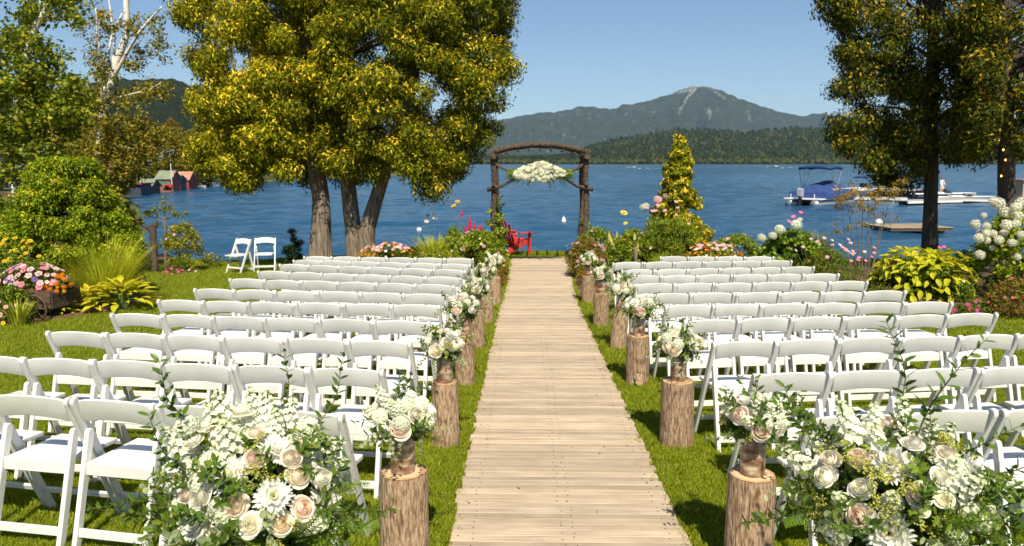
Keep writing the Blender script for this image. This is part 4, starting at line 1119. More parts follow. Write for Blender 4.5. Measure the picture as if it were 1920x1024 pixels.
# ================================================================== RUSTIC ARCH
AY = 17.2
ax0 = at(928, 400, AY).x; ax1 = at(1094, 400, AY).x
def arch():
    cx = (ax0 + ax1) / 2; zg = g(cx, AY)
    t = thing('wedding_arch', 'rustic arch of dark peeled logs over the far end of the boardwalk', 'arch', (cx, AY, zg))
    h = ZY(292, (cx, AY, 0)) - zg
    hw = (ax1 - ax0) / 2; dp = 0.62
    for sx in (-1, 1):
        for sy in (-1, 1):
            x = sx * hw; r = .064
            pts = [(x + .015 * math.sin(k * 1.3 + sx), sy * dp + .01 * math.cos(k), -.1 + (h + .06) * k / 9) for k in range(10)]
            MB().tube(pts, [r * (1.08 - .02 * k) for k in range(10)], 12, jit=.25).obj('post', M['rustic'], t, smooth_=True, angle=R(50))
    for sx in (-1, 1):        # side beams that carry the arcs
        for zz, rr in ((h - .02, .065), (h - .62, .04)):
            MB().tube([(sx * hw * 1.0, -dp - .17, zz), (sx * hw, 0, zz + .01), (sx * hw, dp + .15, zz)], rr, 10, jit=.2).obj('side_beam', M['rustic'], t, smooth_=True, angle=R(50))
    top = ZY(275, (cx, AY, 0)) - zg - .05
    for sy in (-1, 1):        # two bowed logs
        pts = [((-1.08 + 2.16 * k / 12) * hw, sy * dp, h + .045 + (top - h + .03) * (1 - abs(-1 + 2 * k / 12) ** 2.2)) for k in range(13)]
        MB().tube(pts, [.056 + .007 * math.sin(k * 2.1) for k in range(13)], 10, jit=.3).obj('bowed_log', M['rustic'], t, smooth_=True, angle=R(50))
    for k in range(1, 8):     # sticks across the bow
        f = -1 + 2 * k / 8
        MB().tube([(f * hw, -dp - .12, h + .0 + (top - h) * (1 - abs(f) ** 2.2) - .025), (f * hw + .02, dp + .10, h + (top - h) * (1 - abs(f) ** 2.2) - .02)], .022, 7, jit=.3).obj('cross_stick', M['rustic'], t, smooth_=True)
    # crooked braces
    for sx in (-1, 1):
        MB().tube([(sx * hw * 1.14, -dp - .09, h - .75), (sx * hw * .8, -dp - .09, h - .66), (sx * hw * .45, -dp - .05, h - .46)], [.045, .038, .025], 8, jit=.4).obj('brace', M['rustic'], t, smooth_=True)
        MB().tube([(sx * hw, -dp + .02, h - .16), (sx * hw * .78, -dp - .02, h - .30), (sx * hw * .42, -dp - .03, h - .44)], [.035, .03, .02], 8, jit=.4).obj('brace', M['rustic'], t, smooth_=True)
    MB().tube([(-hw * .45, -dp - .02, h - .46), (0, -dp - .02, h - .42), (hw * .45, -dp - .02, h - .46)], .025, 8, jit=.4).obj('brace', M['rustic'], t, smooth_=True)
    return t, h, hw, cx, zg, dp
archT, ah, ahw, acx, azg, adp = arch()
# swag of white flowers tied to the arch
sw = thing('flower_swag', 'wide swag of white roses and greenery tied across the front of the arch', 'flower swag', (acx, AY - adp - .08, azg + ah - .42))
K = np.array([[x, -.03, .02 + .05 * (1 - (x / .7) ** 2)] for x in np.linspace(-.62, .62, 16)]); V, c = clumps(K, np.full(16, .15), 150, .07, .35, [(.09, .16, .02), (.14, .22, .03), (.05, .10, .02)], shell=.2)
link('foliage', quads_mesh('foliage', V, c, M['leaf']), sw)
for k in range(170):
    u = random.uniform(-1, 1); u = u * (abs(u) ** .25); x = u * .56; hz_ = .20 * (1 - abs(u) ** 1.6) + .02; v = random.uniform(-.55, 1)
    a = v * PI / 2
    P = Vector((x, -.13 - .10 * (1 - abs(u)) * math.cos(a), .02 + hz_ * math.sin(a) * 1.15)); put(random.choice(ROSE + PUFF[:1] + STOCK[:0] or ROSE), sw, P, (u * .4, -1 * math.cos(a) - .2, math.sin(a) + .15), random.uniform(.75, 1.1))
for k in range(64):
    s = random.choice((-1, 1)); f = random.random(); put(STOCK[k % 2] if k % 3 == 0 else random.choice(RUSC), sw, (s * (.10 + .42 * f), -.16, .0 - .01 * f), (s * (.35 + 1.1 * f), -.35, -.75 + .55 * f + random.uniform(-.25, .15)), random.uniform(.8, 1.15))

# ================================================================== ADIRONDACK CHAIR
def red_mat(): return noisy('red_paint', (0.48, 0.03, 0.02), (0.62, 0.045, 0.03), 6, 0.45, bump=.1)
M['red'] = red_mat()
def adirondack(loc, rz, label):
    t = thing('adirondack_chair', label, 'garden chair', loc, rz)
    # faces +X; seat slats across, fan back leans to -X
    for sy in (-.27, .27):
        MB().prism([(-.52, .0), (-.44, .0), (.38, .30), (.42, .38), (.32, .40), (-.25, .22)], sy - .011, sy + .011, axis='y').obj('rear_leg', M['red'], t, bevel=.003)
        MB().box((.36, sy * 1.12, .27), (.10, .022, .54)).obj('front_leg', M['red'], t, bevel=.003)
        MB().box((.05, sy * 1.2, .552), (.72, .14, .022), rot=(0, R(-1.5), 0)).obj('armrest', M['red'], t, bevel=.005)
    for k in range(5):
        x = .34 - .10 * k; MB().box((x, 0, .375 - .042 * k), (.085, .56, .018), rot=(0, R(-22), 0)).obj('seat_slat', M['red'], t, bevel=.003)
    n = 7
    for k in range(n):
        y = (k - 3) * .074; L = .82 - .020 * (k - 3) ** 2; a = R(-24)
        m = MB(); m.box((0, 0, L / 2), (.018, .066, L)); m.tube([(-.009, 0, L), (.009, 0, L)], .033, 12)
        o = m.obj('back_slat', M['red'], t, bevel=.002); o.location = (-.10 - .012 * abs(k - 3) * -1, y, .20); o.rotation_euler = (-(k - 3) * R(2.2), a, 0)
    for z, w in ((.30, .50), (.66, .58)):
        MB().box((-.10 - (z - .2) * math.tan(R(24)) - .02, 0, z), (.025, w, .07), rot=(0, R(-24), 0)).obj('back_rail', M['red'], t, bevel=.003)
    return t
pA = GD(960, 16.9)
pA = at(958, 470, 18.9)
adirondack((pA.x, pA.y, g(pA.x, pA.y)), R(42), 'red slatted garden chair turned toward the lake behind the left arch post')

# ================================================================== TREES
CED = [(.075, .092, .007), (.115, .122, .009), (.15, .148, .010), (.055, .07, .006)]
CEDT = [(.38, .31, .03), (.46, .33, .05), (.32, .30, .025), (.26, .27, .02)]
def trunk_mb(pts, rad, seg=18, ridge=.10, seed=0.0):
    """fluted trunk with flared foot"""
    pts = [Vector(p) for p in pts]; n = len(pts); P = np.zeros((n, seg, 3))
    for i, p in enumerate(pts):
        for k in range(seg):
            th = 2 * PI * k / seg; r = rad[i] * (1 + ridge * mnoise.noise(Vector((math.cos(th) * 2.4 + seed, math.sin(th) * 2.4, i * .35))) * 1.3 + (.12 * max(0, 1 - i / 3) * math.sin(th * 5 + seed)))
            P[i, k] = (p.x + r * math.cos(th), p.y + r * math.sin(th), p.z)
    return P
def fine(pts, m=26):
    pts = [Vector(p) for p in pts]; L = [0]
    for a, b in zip(pts, pts[1:]): L.append(L[-1] + (b - a).length)
    out = []
    for k in range(m):
        s = L[-1] * k / (m - 1); i = 0
        while i < len(L) - 2 and s > L[i + 1]: i += 1
        out.append(pts[i].lerp(pts[i + 1], (s - L[i]) / max(1e-6, L[i + 1] - L[i])))
    return out
def trunk_obj(t, base, pts, r0, r1, mat, flare=1.0, seed=0.0):
    f = fine(pts); m = len(f)
    rad = [(r0 + (r1 - r0) * (i / (m - 1)) ** .8) * (1 + .42 * flare * math.exp(-i / m * 14)) for i in range(m)]
    link('trunk', grid_mesh('trunk', trunk_mb([p - base for p in f], rad, seed=seed), mat, wrap=True), t)
    return f
def limbs(t, base, spine, K, n, mat, r=.06, lo=.15):
    mb = MB(); idx = RNG.choice(len(K), min(n, len(K)), replace=False)
    for i in idx:
        e = Vector(K[i]); best = None
        zs = e.z - random.uniform(.3, 1.2) * (abs(e.x - base.x) * .5 + .2)
        zs = max(zs, base.z + 2.4)
        s = min(spine, key=lambda q: abs(q.z - zs)); m_ = s.lerp(e, .5) + Vector((random.uniform(-.2, .2), random.uniform(-.2, .2), random.uniform(.05, .3)))
        rr = r * random.uniform(.6, 1.1)
        mb.tube([s - base, s.lerp(m_, .5) - base + Vector((0, 0, .04)), m_ - base, m_.lerp(e, .6) - base, e - base], [rr, rr * .75, rr * .55, rr * .35, rr * .12], 6, jit=.3)
    mb.obj('limbs', mat, t, smooth_=True)['kind'] = 'stuff'

def cedar(label, trunks, poly, D, depth, nc, r0, r1, n_per, size, mat, tipw, seed, cols=CED, tips=CEDT, group=None, nl=40, rtr=(.26, .15), extra=None, lr=.06):
    base = Vector(trunks[0][0]); base.z = g(base.x, base.y)
    t = thing('cedar_tree', label, 'tree', base, 0, group)
    sp = []
    for k, tr in enumerate(trunks):
        sp += trunk_obj(t, base, [Vector(p) for p in tr], rtr[0], rtr[1], mat, seed=seed + k * 3.3)
    K, Q = poly_clumps(poly, D, depth, nc, r0, r1)
    if extra is not None: 
        K = np.concatenate([K, extra[0]]); Q = np.concatenate([Q, extra[1]])
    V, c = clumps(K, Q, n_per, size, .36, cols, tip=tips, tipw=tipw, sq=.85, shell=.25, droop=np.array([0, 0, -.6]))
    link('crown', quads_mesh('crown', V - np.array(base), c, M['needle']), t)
    limbs(t, base, sp, K, nl, mat, lr)
    return t
# left pair
pA_ = G(600, 482); pA_.y = 18.0; pB = G(672, 480); pB.y = 17.6
def up(px, py, y): 
    D = y * 1.0; r_ = ray(px, py); return CAMP + r_ * (y / r_.y)
TA = [up(600, 482, 18.0), up(602, 430, 18.0), up(601, 370, 18.05), up(588, 280, 18.1), up(580, 180, 18.2), up(572, 0, 18.3), up(568, -220, 18.3)]
TA[0].z = g(TA[0].x, 18) - .1
cedar('tall yellow green cedar with a single broad trunk, left of the lakeside pair', [TA],
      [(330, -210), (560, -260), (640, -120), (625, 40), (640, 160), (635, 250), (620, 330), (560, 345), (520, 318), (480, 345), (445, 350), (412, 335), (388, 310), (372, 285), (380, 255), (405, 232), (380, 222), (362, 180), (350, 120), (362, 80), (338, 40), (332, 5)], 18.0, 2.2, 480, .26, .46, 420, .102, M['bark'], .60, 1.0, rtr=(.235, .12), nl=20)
TB = [up(668, 482, 17.6), up(664, 440, 17.6), up(657, 390, 17.65), up(650, 320, 17.7), up(646, 200, 17.8), up(650, 0, 17.9), up(660, -220, 18)]
TC = [up(684, 484, 17.5), up(688, 430, 17.4), up(702, 385, 17.4), up(722, 320, 17.3), up(752, 220, 17.2), up(790, 80, 17.1), up(800, -160, 17.1)]
TB[0].z = TC[0].z = g(TB[0].x, 17.6) - .1
cedar('tall drooping cedar with a forked double trunk, right of the lakeside pair', [TB, TC],
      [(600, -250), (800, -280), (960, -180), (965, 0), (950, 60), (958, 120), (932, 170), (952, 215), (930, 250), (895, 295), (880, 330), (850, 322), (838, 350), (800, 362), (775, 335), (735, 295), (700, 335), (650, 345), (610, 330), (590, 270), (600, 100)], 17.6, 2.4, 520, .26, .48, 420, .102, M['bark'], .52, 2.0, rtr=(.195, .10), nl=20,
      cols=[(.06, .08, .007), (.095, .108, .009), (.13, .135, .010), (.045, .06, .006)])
# right pair, darker
DRK = [(.022, .038, .007), (.045, .062, .009), (.075, .085, .012), (.03, .03, .008)]
DT = [(.30, .19, .03), (.24, .19, .025), (.18, .16, .02)]
y1 = 16.6
TR = [up(1745, 474, y1), up(1745, 400, y1), up(1746, 300, y1), up(1748, 180, y1), up(1752, 0, y1), up(1755, -220, y1)]; TR[0].z = g(TR[0].x, y1) - .1
cedar('dark slender cedar standing at the water behind the lime green bush on the right', [TR],
      [(1530, -220), (1880, -260), (1880, 60), (1850, 130), (1870, 200), (1820, 240), (1840, 290), (1800, 320), (1760, 300), (1720, 335), (1690, 350), (1650, 330), (1620, 290), (1575, 275), (1556, 240), (1590, 205), (1552, 165), (1600, 140), (1580, 95), (1600, 70), (1560, 50), (1530, 15), (1520, -40)], y1, 2.0, 360, .24, .42, 300, .10, M['dark_bark'], .42, 3.0, cols=DRK, tips=DT, rtr=(.15, .10), nl=46)
y2 = 14.2
TQ = [up(1889, 520, y2), up(1888, 420, y2), up(1887, 300, y2), up(1884, 120, y2), up(1880, -240, y2)]; TQ[0].z = g(TQ[0].x, y2) - .1
cedar('dark cedar at the right edge behind the cream hydrangea, lamps on its trunk', [TQ],
      [(1820, -240), (2260, -260), (2280, 120), (2200, 280), (2080, 300), (1960, 262), (1925, 300), (1895, 262), (1860, 262), (1838, 300), (1800, 318), (1790, 270), (1820, 200), (1800, 150), (1830, 60), (1790, 0)], y2, 2.0, 300, .24, .42, 300, .095, M['dark_bark'], .45, 4.0, cols=DRK, tips=DT, rtr=(.155, .11), nl=40)
# dead-leaf skirts left out; a string of little lamps on the right trunk
sl = thing('string_lights', 'string of small glowing lamps wound round the right edge cedar trunk', 'string lights', (TQ[1].x, y2 - .2, 0))
mlamp = bpy.data.materials.new('warm_lamp'); mlamp.use_nodes = True; b_ = mlamp.node_tree.nodes['Principled BSDF']; b_.inputs['Base Color'].default_value = (.9, .5, .2, 1); b_.inputs['Emission Color'].default_value = (1, .45, .12, 1); b_.inputs['Emission Strength'].default_value = 3
bp_ = [up(px, py, y2 - .19) - Vector((TQ[1].x, y2 - .2, 0)) for px, py in ((1872, 262), (1880, 281), (1884, 300), (1876, 330), (1886, 420), (1878, 470))]
MB().tube(bp_, .004, 4).obj('cable', M['black'], sl)
bl_me = MB().ball((0, 0, 0), .016, 8, 6, sq=1.3).mesh('bulb', mlamp, smooth_=True)
for p in bp_[:4]: link('bulb', bl_me, sl, p + Vector((0, -.02, 0)))

# birch
def branch_tree(name, label, base, paths, mat, leaves_at, nleaf, lsize, cols, tips=None, cat='tree', n_cl=80, clr=(.2, .45), mt='leaf', aspect=.75, group=None, hang=None):
    """trunk paths = [(points, r0, r1)], leaf clumps near the outer branch points"""
    t = thing(name, label, cat, base, 0, group)
    for k, (pts, r0, r1) in enumerate(paths):
        f = fine(pts, max(8, len(pts) * 4)); n = len(f)
        w = [Vector((mnoise.noise(p * 1.3 + Vector((k, 0, 0))), mnoise.noise(p * 1.3 + Vector((0, k, 7))), 0)) * .06 for p in f]
        mb = MB().tube([p - base + w_ for p, w_ in zip(f, w)], [r0 + (r1 - r0) * i / (n - 1) for i in range(n)], 10 if r0 > .05 else 6, jit=.15)
        mb.obj('trunk' if k == 0 else 'branch', mat, t, smooth_=True)
    K, Q = leaves_at
    V, c = clumps(K, Q, nleaf, lsize, aspect, cols, tip=tips, tipw=.5, sq=.85, shell=.05, up=.4, droop=hang)
    link('crown', quads_mesh('crown', V - np.array(base), c, M[mt]), t)
    return t
yb = 20.0
def U(px, py, y=None): return up(px, py, y or yb)
bb_ = U(172, 400); bb_.z = g(bb_.x, bb_.y)
paths = [([bb_ - Vector((0, 0, .2)), U(178, 330), U(186, 285), U(194, 210), U(207, 160), U(222, 110), U(234, 70), U(238, 20), U(236, -60), U(240, -140)], .15, .05),
         ([U(207, 160), U(238, 100, 19.8), U(262, 60, 19.6), U(285, 30, 19.5), U(303, 12, 19.4)], .06, .02), ([U(186, 240), U(196, 150, 20.3), U(205, 100, 20.4), U(215, 60, 20.5), U(228, 25, 20.6)], .05, .02),
         ([U(194, 200), U(192, 110, 19.6), U(182, 50, 19.5), U(178, 15, 19.4)], .04, .012), ([U(215, 130), U(210, 60, 20.2), U(203, 0, 20.2), U(200, -60, 20.2)], .04, .015), ([U(228, 80), U(246, 40, 20.1), U(256, 30, 20.1)], .03, .01),
         ([U(186, 240), U(165, 215, 19.5), U(148, 200, 19.3)], .04, .02), ([U(200, 190), U(250, 175, 19.6), U(280, 170, 19.4), U(302, 155, 19.2)], .035, .01), ([U(180, 300), U(215, 270, 19.6), U(250, 280, 19.4)], .03, .01)]
K = []; Q = []
for lst, n in (([(245, 60), (285, 50), (300, 60), (270, 90), (180, 60), (200, 40), (175, 90), (190, 120), (300, 90), (225, 50), (170, 30)], 3), ([(180, 120), (200, 130), (225, 140), (250, 120), (175, 160), (210, 180), (190, 190), (235, 170), (220, 210), (270, 170), (300, 160), (285, 180), (170, 190)], 4), ([(160, 230), (190, 240), (230, 230), (210, 260), (170, 270), (240, 270), (200, 300), (160, 310), (260, 290), (230, 310), (130, 250), (140, 290), (260, 240), (280, 260), (180, 330), (240, 330), (290, 250), (300, 285), (265, 305), (225, 345)], 9)):
    for (px, py) in lst:
        for _ in range(n):
            K.append(tuple(U(px + random.gauss(0, 14), py + random.gauss(0, 12), yb + random.uniform(-.9, .9)))); Q.append(random.uniform(.16, .36))
bt = branch_tree('birch_tree', 'white barked birch with thin yellowing leaves leaning on the left', bb_, paths, M['birch'], (np.array(K), np.array(Q)), 60, .08, [(.10, .12, .015), (.14, .14, .02), (.06, .08, .012), (.20, .15, .03)], n_cl=0)
# leafy tree on the far left with pale stems
yb = 15.0
bb_ = U(-40, 470); bb_.z = g(bb_.x, bb_.y)
paths = [([bb_ - Vector((0, 0, .2)), U(-20, 380), U(10, 280), U(30, 200), U(48, 110), U(62, 60), U(90, 10), U(110, -40), U(130, -140)], .11, .04), ([U(-10, 330), U(-30, 240), U(-60, 100), U(-80, -80)], .08, .03),
         ([U(-30, 250, 14.6), U(5, 235, 14.4), U(40, 228, 14.2), U(75, 230, 14.2)], .035, .01), ([U(62, 60), U(75, 20), U(78, -30)], .03, .01), ([U(30, 200), U(70, 180, 14.6), U(120, 165, 14.4)], .03, .01)]
K = []; Q = []
for (px, py, s, n) in ((-60, -60, 60, 30), (60, 30, 26, 16), (30, 80, 30, 20), (110, -20, 30, 20), (150, -60, 30, 14), (20, 150, 40, 26), (80, 140, 36, 22), (130, 160, 24, 12), (60, 200, 40, 24), (10, 240, 40, 24), (110, 220, 34, 18), (80, 270, 40, 16), (20, 300, 40, 16), (140, 30, 10, 3), (-60, 150, 50, 24), (150, 200, 20, 8), (-80, 300, 40, 20)):
    for _ in range(n): K.append(tuple(U(px + random.gauss(0, s * .6), py + random.gauss(0, s * .55), yb + random.uniform(-1.1, 1.1)))); Q.append(random.uniform(.18, .36))
branch_tree('leafy_tree', 'broadleaf tree with bright green leaves and pale stems at the left edge', bb_, paths, M['birch'], (np.array(K), np.array(Q)), 66, .09, [(.085, .13, .010), (.12, .165, .014), (.05, .085, .010), (.19, .20, .02)])

# ================================================================== GARDEN PLANTS
GRN = [(.06, .105, .012), (.095, .145, .016), (.035, .065, .010)]
LIME = [(.20, .25, .012), (.27, .29, .02), (.13, .19, .012)]
def dome_clumps(w, h, d, n, r, low=.15):
    K = []
    for k in range(n):
        z = low + (1 - low) * random.random() ** .8; q = math.sqrt(max(0.02, 1 - z * z)) * (.75 + .25 * random.random()) if z > .35 else random.uniform(.2, .95)
        a = random.uniform(0, 2 * PI); K.append((q * math.cos(a) * w / 2 * .85, q * math.sin(a) * d / 2 * .85, z * h * .88))
    return np.array(K), np.full(n, r) * RNG.uniform(.7, 1.25, n)
BL_CACHE = {}
def blossom(kind, col, ctr, r):
    key = (kind, col, round(r, 3))
    if key not in BL_CACHE:
        BL_CACHE[key] = (ball_bloom('flower_head', col, ctr, r, 46, r * .26) if kind == 'ball' else stock_mesh(col, ctr, L=r * 3.2, r=r * .42, fr=r * .3) if kind == 'spike' else daisy_mesh('flower', col, ctr, r, 9 if kind == 'daisy' else 5, .2 if kind == 'daisy' else .12, .3 if kind == 'daisy' else .14))
    return BL_CACHE[key]
def plant(name, label, cat, loc, w, h, cols, n=60, r=.12, per=40, leaf=.05, asp=.5, d=None, flowers=(), tip=None, tipw=.4, mt='leaf', group=None, stems=10, droop=None, shell=.1, low=.15, up_=.5):
    loc = Vector(loc); t = thing(name, label, cat, loc, 0, group); d = d or w
    K, Q = dome_clumps(w, h, d, n, r, low)
    V, c = clumps(K, Q, per, leaf, asp, cols, tip=tip, tipw=tipw, shell=shell, up=up_, droop=droop)
    V[:, 2] = np.maximum(V[:, 2], -.02)
    link('foliage', quads_mesh('foliage', V, c, M[mt]), t)
    mb = MB()
    for k in range(stems):
        e = Vector(K[k % len(K)]); mb.tube([(e.x * .2, e.y * .2, -.05), (e.x * .6, e.y * .6, e.z * .55), tuple(e)], [.008, .006, .003], 5)
    mb.obj('stems', M['stem'], t)
    for (kind, col, ctr, rr, cnt, hi) in flowers:
        me = blossom(kind, col, ctr, rr)
        for k in range(cnt):
            if isinstance(hi, tuple):   # taller than the leaves, on its own stalk
                x, y = random.uniform(-.5, .5) * w * .8, random.uniform(-.5, .5) * d * .8; z = h * random.uniform(*hi)
                MB().tube([(x * .7, y * .7, h * .4), (x, y, z)], .0035, 4).obj('stalk', M['stem'], t)
                put(me, t, (x, y, z), (random.uniform(-.4, .4), -.55, .8) if kind != 'spike' else (random.uniform(-.12, .12), 0, 1), random.uniform(.85, 1.15))
            else:
                zz = random.uniform(hi, 1); a = random.uniform(0, 2 * PI) if random.random() < .3 else random.uniform(PI, 2 * PI); q = math.sqrt(1 - zz * zz * .96)
                dd = Vector((q * math.cos(a), q * math.sin(a), zz)); put(me, t, (dd.x * w * .47, dd.y * d * .47, dd.z * h * .97), (dd + Vector((0, -.3, .3))), random.uniform(.8, 1.2))
    return t
def grass_plant(name, label, cat, loc, w, h, cols, n=400, wd=.012, lean=.5, group=None, tips=None):
    loc = Vector(loc); t = thing(name, label, cat, loc, 0, group); Vs, Fs, Cs = [], [], []
    for k in range(n):
        a = random.uniform(0, 2 * PI); r0 = random.random() * w * .18; d = Vector((math.cos(a), math.sin(a), 0)); L = h * random.uniform(.6, 1.1); le = lean * random.uniform(.3, 1.1); s = Vector((-d.y, d.x, 0)); c = np.array(random.choice(cols)) * random.uniform(.8, 1.2); o_ = len(Vs); m_ = 6
        for i in range(m_ + 1):
            f = i / m_; p = d * (r0 + w * .5 * le * f ** 1.8) + Vector((0, 0, L * (f - .22 * le * f ** 3))); ww = wd * (1 - f ** 2 * .9)
            Vs += [p - s * ww * .5, p + s * ww * .5]; Cs += [c * (1 + .25 * f)] * 2
        for i in range(m_): q = o_ + 2 * i; Fs.append((q, q + 1, q + 3, q + 2))
    link('blades', col_mesh('blades', Vs, Fs, np.clip(Cs, 0, 1), M['leaf'], False), t)
    return t
def hosta(label, loc, w, h, cols, n=60, ll=.16, group=None, name='hosta_plant', cat='plant', parts=True, wd=.55, wild=False):
    """rosette of broad ribbed leaves, each its own part"""
    loc = Vector(loc); t = thing(name, label, cat, loc, 0, group)
    vers = []
    for s in range(4):
        rnd = random.Random(s); Vs, Fs, cs = [], [], []; c = mixc(cols[0], cols[1], rnd.random()); nu, nv = 5, 7
        for i in range(nv):
            f = i / (nv - 1); wv = wd * .5 * math.sin(PI * min(1, f * .93 + .04)) ** .8 * (1 - .25 * f)
            for j in range(nu):
                u = -1 + 2 * j / (nu - 1); Vs.append(Vector((u * wv, f, .10 * abs(u) + .06 * math.sin(u * 7) * wv - .38 * f * f * (1 + .1 * s)))); cs.append(mixc(c, cols[2], .8 if abs(u) > .8 else (.1 if j % 2 else 0)))
        for i in range(nv - 1):
            for j in range(nu - 1): q = i * nu + j; Fs.append((q, q + 1, q + nu + 1, q + nu))
        vers.append(col_mesh('leaf', Vs, Fs, cs, M['leaf']))
    for k in range(n):
        f = (k + .5) / n; a = k * 2.4 + random.uniform(-.2, .2); rr = w * .5 * f ** .6 * .72; e = R(58 - 48 * f) + random.uniform(-.15, .15)
        z = h * (.95 - .65 * f ** 1.6) + random.uniform(-.03, .03) * (2.5 if wild else 1)
        if wild: rr = w * .5 * (1 - (1 - f) ** 2) ** .5 * .88; z = h * (1 - .92 * f ** 2.2) * random.uniform(.86, 1.04); e = R(20 - 55 * f)
        o = link('leaf', random.choice(vers), t, (math.cos(a) * rr, math.sin(a) * rr, z), (e + (random.uniform(-.5, .7) if wild else 0), random.uniform(-.2, .2) * (3 if wild else 1), a - PI / 2 + (random.uniform(-1.1, 1.1) if wild else 0)), ll * random.uniform(.75, 1.2))
    mb = MB()
    for k in range(0, n, 3):
        f = (k + .5) / n; a = k * 2.4; rr = w * .5 * f ** .6 * .7; mb.tube([(0, 0, -.03), (math.cos(a) * rr * .5, math.sin(a) * rr * .5, h * .5), (math.cos(a) * rr, math.sin(a) * rr, h * (.93 - .65 * f ** 1.6))], [.005, .004, .003], 4)
    mb.obj('stems', M['stem'], t)
    return t
def hgt(py, p): return ZY(py, p) - g(p[0], p[1])
def S(px, D):   # metres per photo pixel at depth D
    return D / FPX

# --- left side
def cedar_bush(label, px0, px1, pytop, D, cols, tips, tipw, nc=120, name='cedar_bush', size=.08, prof=None, group=None, per=230, mat='needle', cat='bush', r=(.14, .28), sq=1):
    c = GD((px0 + px1) / 2, D); w = (px1 - px0) * S(0, D); h = hgt(pytop, c); t = thing(name, label, cat, c, 0, group)
    K, Q = [], []
    prof = prof or (lambda f: math.sin(PI * min(1, .25 + .75 * f)) ** .6)
    for _ in range(nc):
        f = random.random() ** .9; a = random.uniform(0, 2 * PI); q = prof(f) * w / 2 * (.55 + .45 * random.random() ** .4); rr = random.uniform(*r)
        K.append((q * math.cos(a) * .88, q * math.sin(a) * .88, max(.1, f * (h - rr * .6)))); Q.append(rr * (.6 + .4 * prof(f)))
    V, c_ = clumps(np.array(K), np.array(Q), per, size, .40, cols, tip=tips, tipw=tipw, shell=.2, droop=np.array([0, 0, .5]))
    V[:, 2] = np.maximum(V[:, 2], 0)
    link('crown', quads_mesh('crown', V, c_, M[mat]), t)
    MB().tube([(0, 0, -.1), (0.03, 0, h * .5), (0, 0, h * .93)], [w * .045, w * .03, .01], 8).obj('trunk', M['bark'], t, smooth_=True)
    return t
cedar_bush('big rounded green cedar bush filling the left garden behind the tall grass', 22, 250, 288, 12.6, [(.08, .125, .010), (.12, .165, .014), (.045, .075, .008)], [(.20, .22, .02), (.28, .25, .03)], .35, nc=300, per=380, size=.066, prof=lambda f: max(.2, (1 - max(0, f - .35) ** 1.6 * 1.2)))
cedar_bush('dark green shrub at the left edge behind the yellow flowers', -110, 60, 345, 13.6, [(.04, .07, .010), (.06, .09, .012)], [(.13, .15, .02)], .3, nc=70, per=200)
grass_plant('ornamental_grass', 'tall fountain of bright ornamental grass in front of the big cedar bush', 'grass plant', GD(195, 11.9), 1.75, 1.15, [(.25, .31, .03), (.33, .36, .06), (.18, .24, .02)], 1100, .012, .75)
grass_plant('ornamental_grass', 'narrow golden clump of ornamental grass behind the pink flower cart', 'grass plant', GD(140, 12.0), .9, 1.0, [(.26, .25, .04), (.18, .22, .02)], 420, .012, .5)
grass_plant('reed_clump', 'dark upright reeds growing at the left edge behind yellow flowers', 'grass plant', GD(20, 13.2), .7, 1.5, [(.06, .11, .012), (.09, .13, .014)], 200, .022, .3)
hosta('largest yellow green hosta plant at the lawn edge under the tall grass', GD(222, 11.35), 1.15, .40, [(.23, .27, .012), (.29, .31, .02), (.33, .33, .05)], 85, .20)
hosta('mid sized yellow green hosta plant between two others at the lawn edge', GD(160, 11.2), .80, .30, [(.24, .27, .012), (.29, .31, .02), (.33, .33, .05)], 60, .17)
hosta('smallest yellow green hosta plant beside the cart wheel', GD(92, 10.75), .62, .22, [(.24, .27, .012), (.29, .31, .02), (.33, .33, .05)], 44, .14)
YEL, ORG, PNK, LPK, PUR, RED, MAG, WHT = (.85, .58, .03), (.85, .30, .02), (.80, .22, .36), (.85, .50, .58), (.25, .13, .50), (.75, .04, .03), (.70, .06, .28), (.86, .85, .80)
plant('yellow_coneflower', 'tall stand of yellow coneflowers at the left edge of the garden', 'flowers', GD(22, 11.6), 1.0, .85, GRN, 50, .13, 40, .06, flowers=[('daisy', YEL, (.35, .25, .03), .045, 30, (.75, 1.3))])
# cart planter
pc = GD(66, 10.6)
pc = GD(60, 10.75)
ct = thing('garden_cart', 'old wooden garden cart with spoked wheel overflowing with flowers', 'garden cart', pc, R(-6))
M['old_wood'] = noisy('old_cart_wood', (.035, .022, .015), (.12, .075, .045), 6, .85, stretch=(1, 6, 6), bump=.6, bscale=20, dist=.006, rand=.15)
for k in range(3):
    MB().box((0, -.30 - .012 * (k % 2), .22 + .078 * k), (.95, .025, .073)).obj('board', M['old_wood'], ct, bevel=.004); MB().box((0, .30, .22 + .078 * k), (.95, .025, .073)).obj('board', M['old_wood'], ct, bevel=.004)
    for s in (-1, 1): MB().box((s * .475, 0, .22 + .078 * k), (.025, .58, .073)).obj('board', M['old_wood'], ct, bevel=.004)
MB().box((0, 0, .19), (.93, .58, .03)).obj('cart_floor', M['old_wood'], ct); MB().box((0, 0, .41), (.90, .56, .04)).obj('soil', M['mulch'], ct)
wh = bpy.data.objects.new('wheel', None); C.objects.link(wh); wh.parent = ct; wh.location = (.27, -.38, .20)
n = 28; vs_ = MB(); vs_.tube([(.19 * math.cos(2 * PI * k / n), 0, .19 * math.sin(2 * PI * k / n)) for k in range(n + 1)], .016, 7, cap=False); vs_.obj('rim', M['old_wood'], wh, smooth_=True)
MB().tube([(0, -.03, 0), (0, .05, 0)], .035, 12).obj('hub', M['old_wood'], wh)
for k in range(8):
    a = 2 * PI * k / 8; MB().tube([(.03 * math.cos(a), 0, .03 * math.sin(a)), (.18 * math.cos(a), 0, .18 * math.sin(a))], .009, 5).obj('spoke', M['old_wood'], wh)
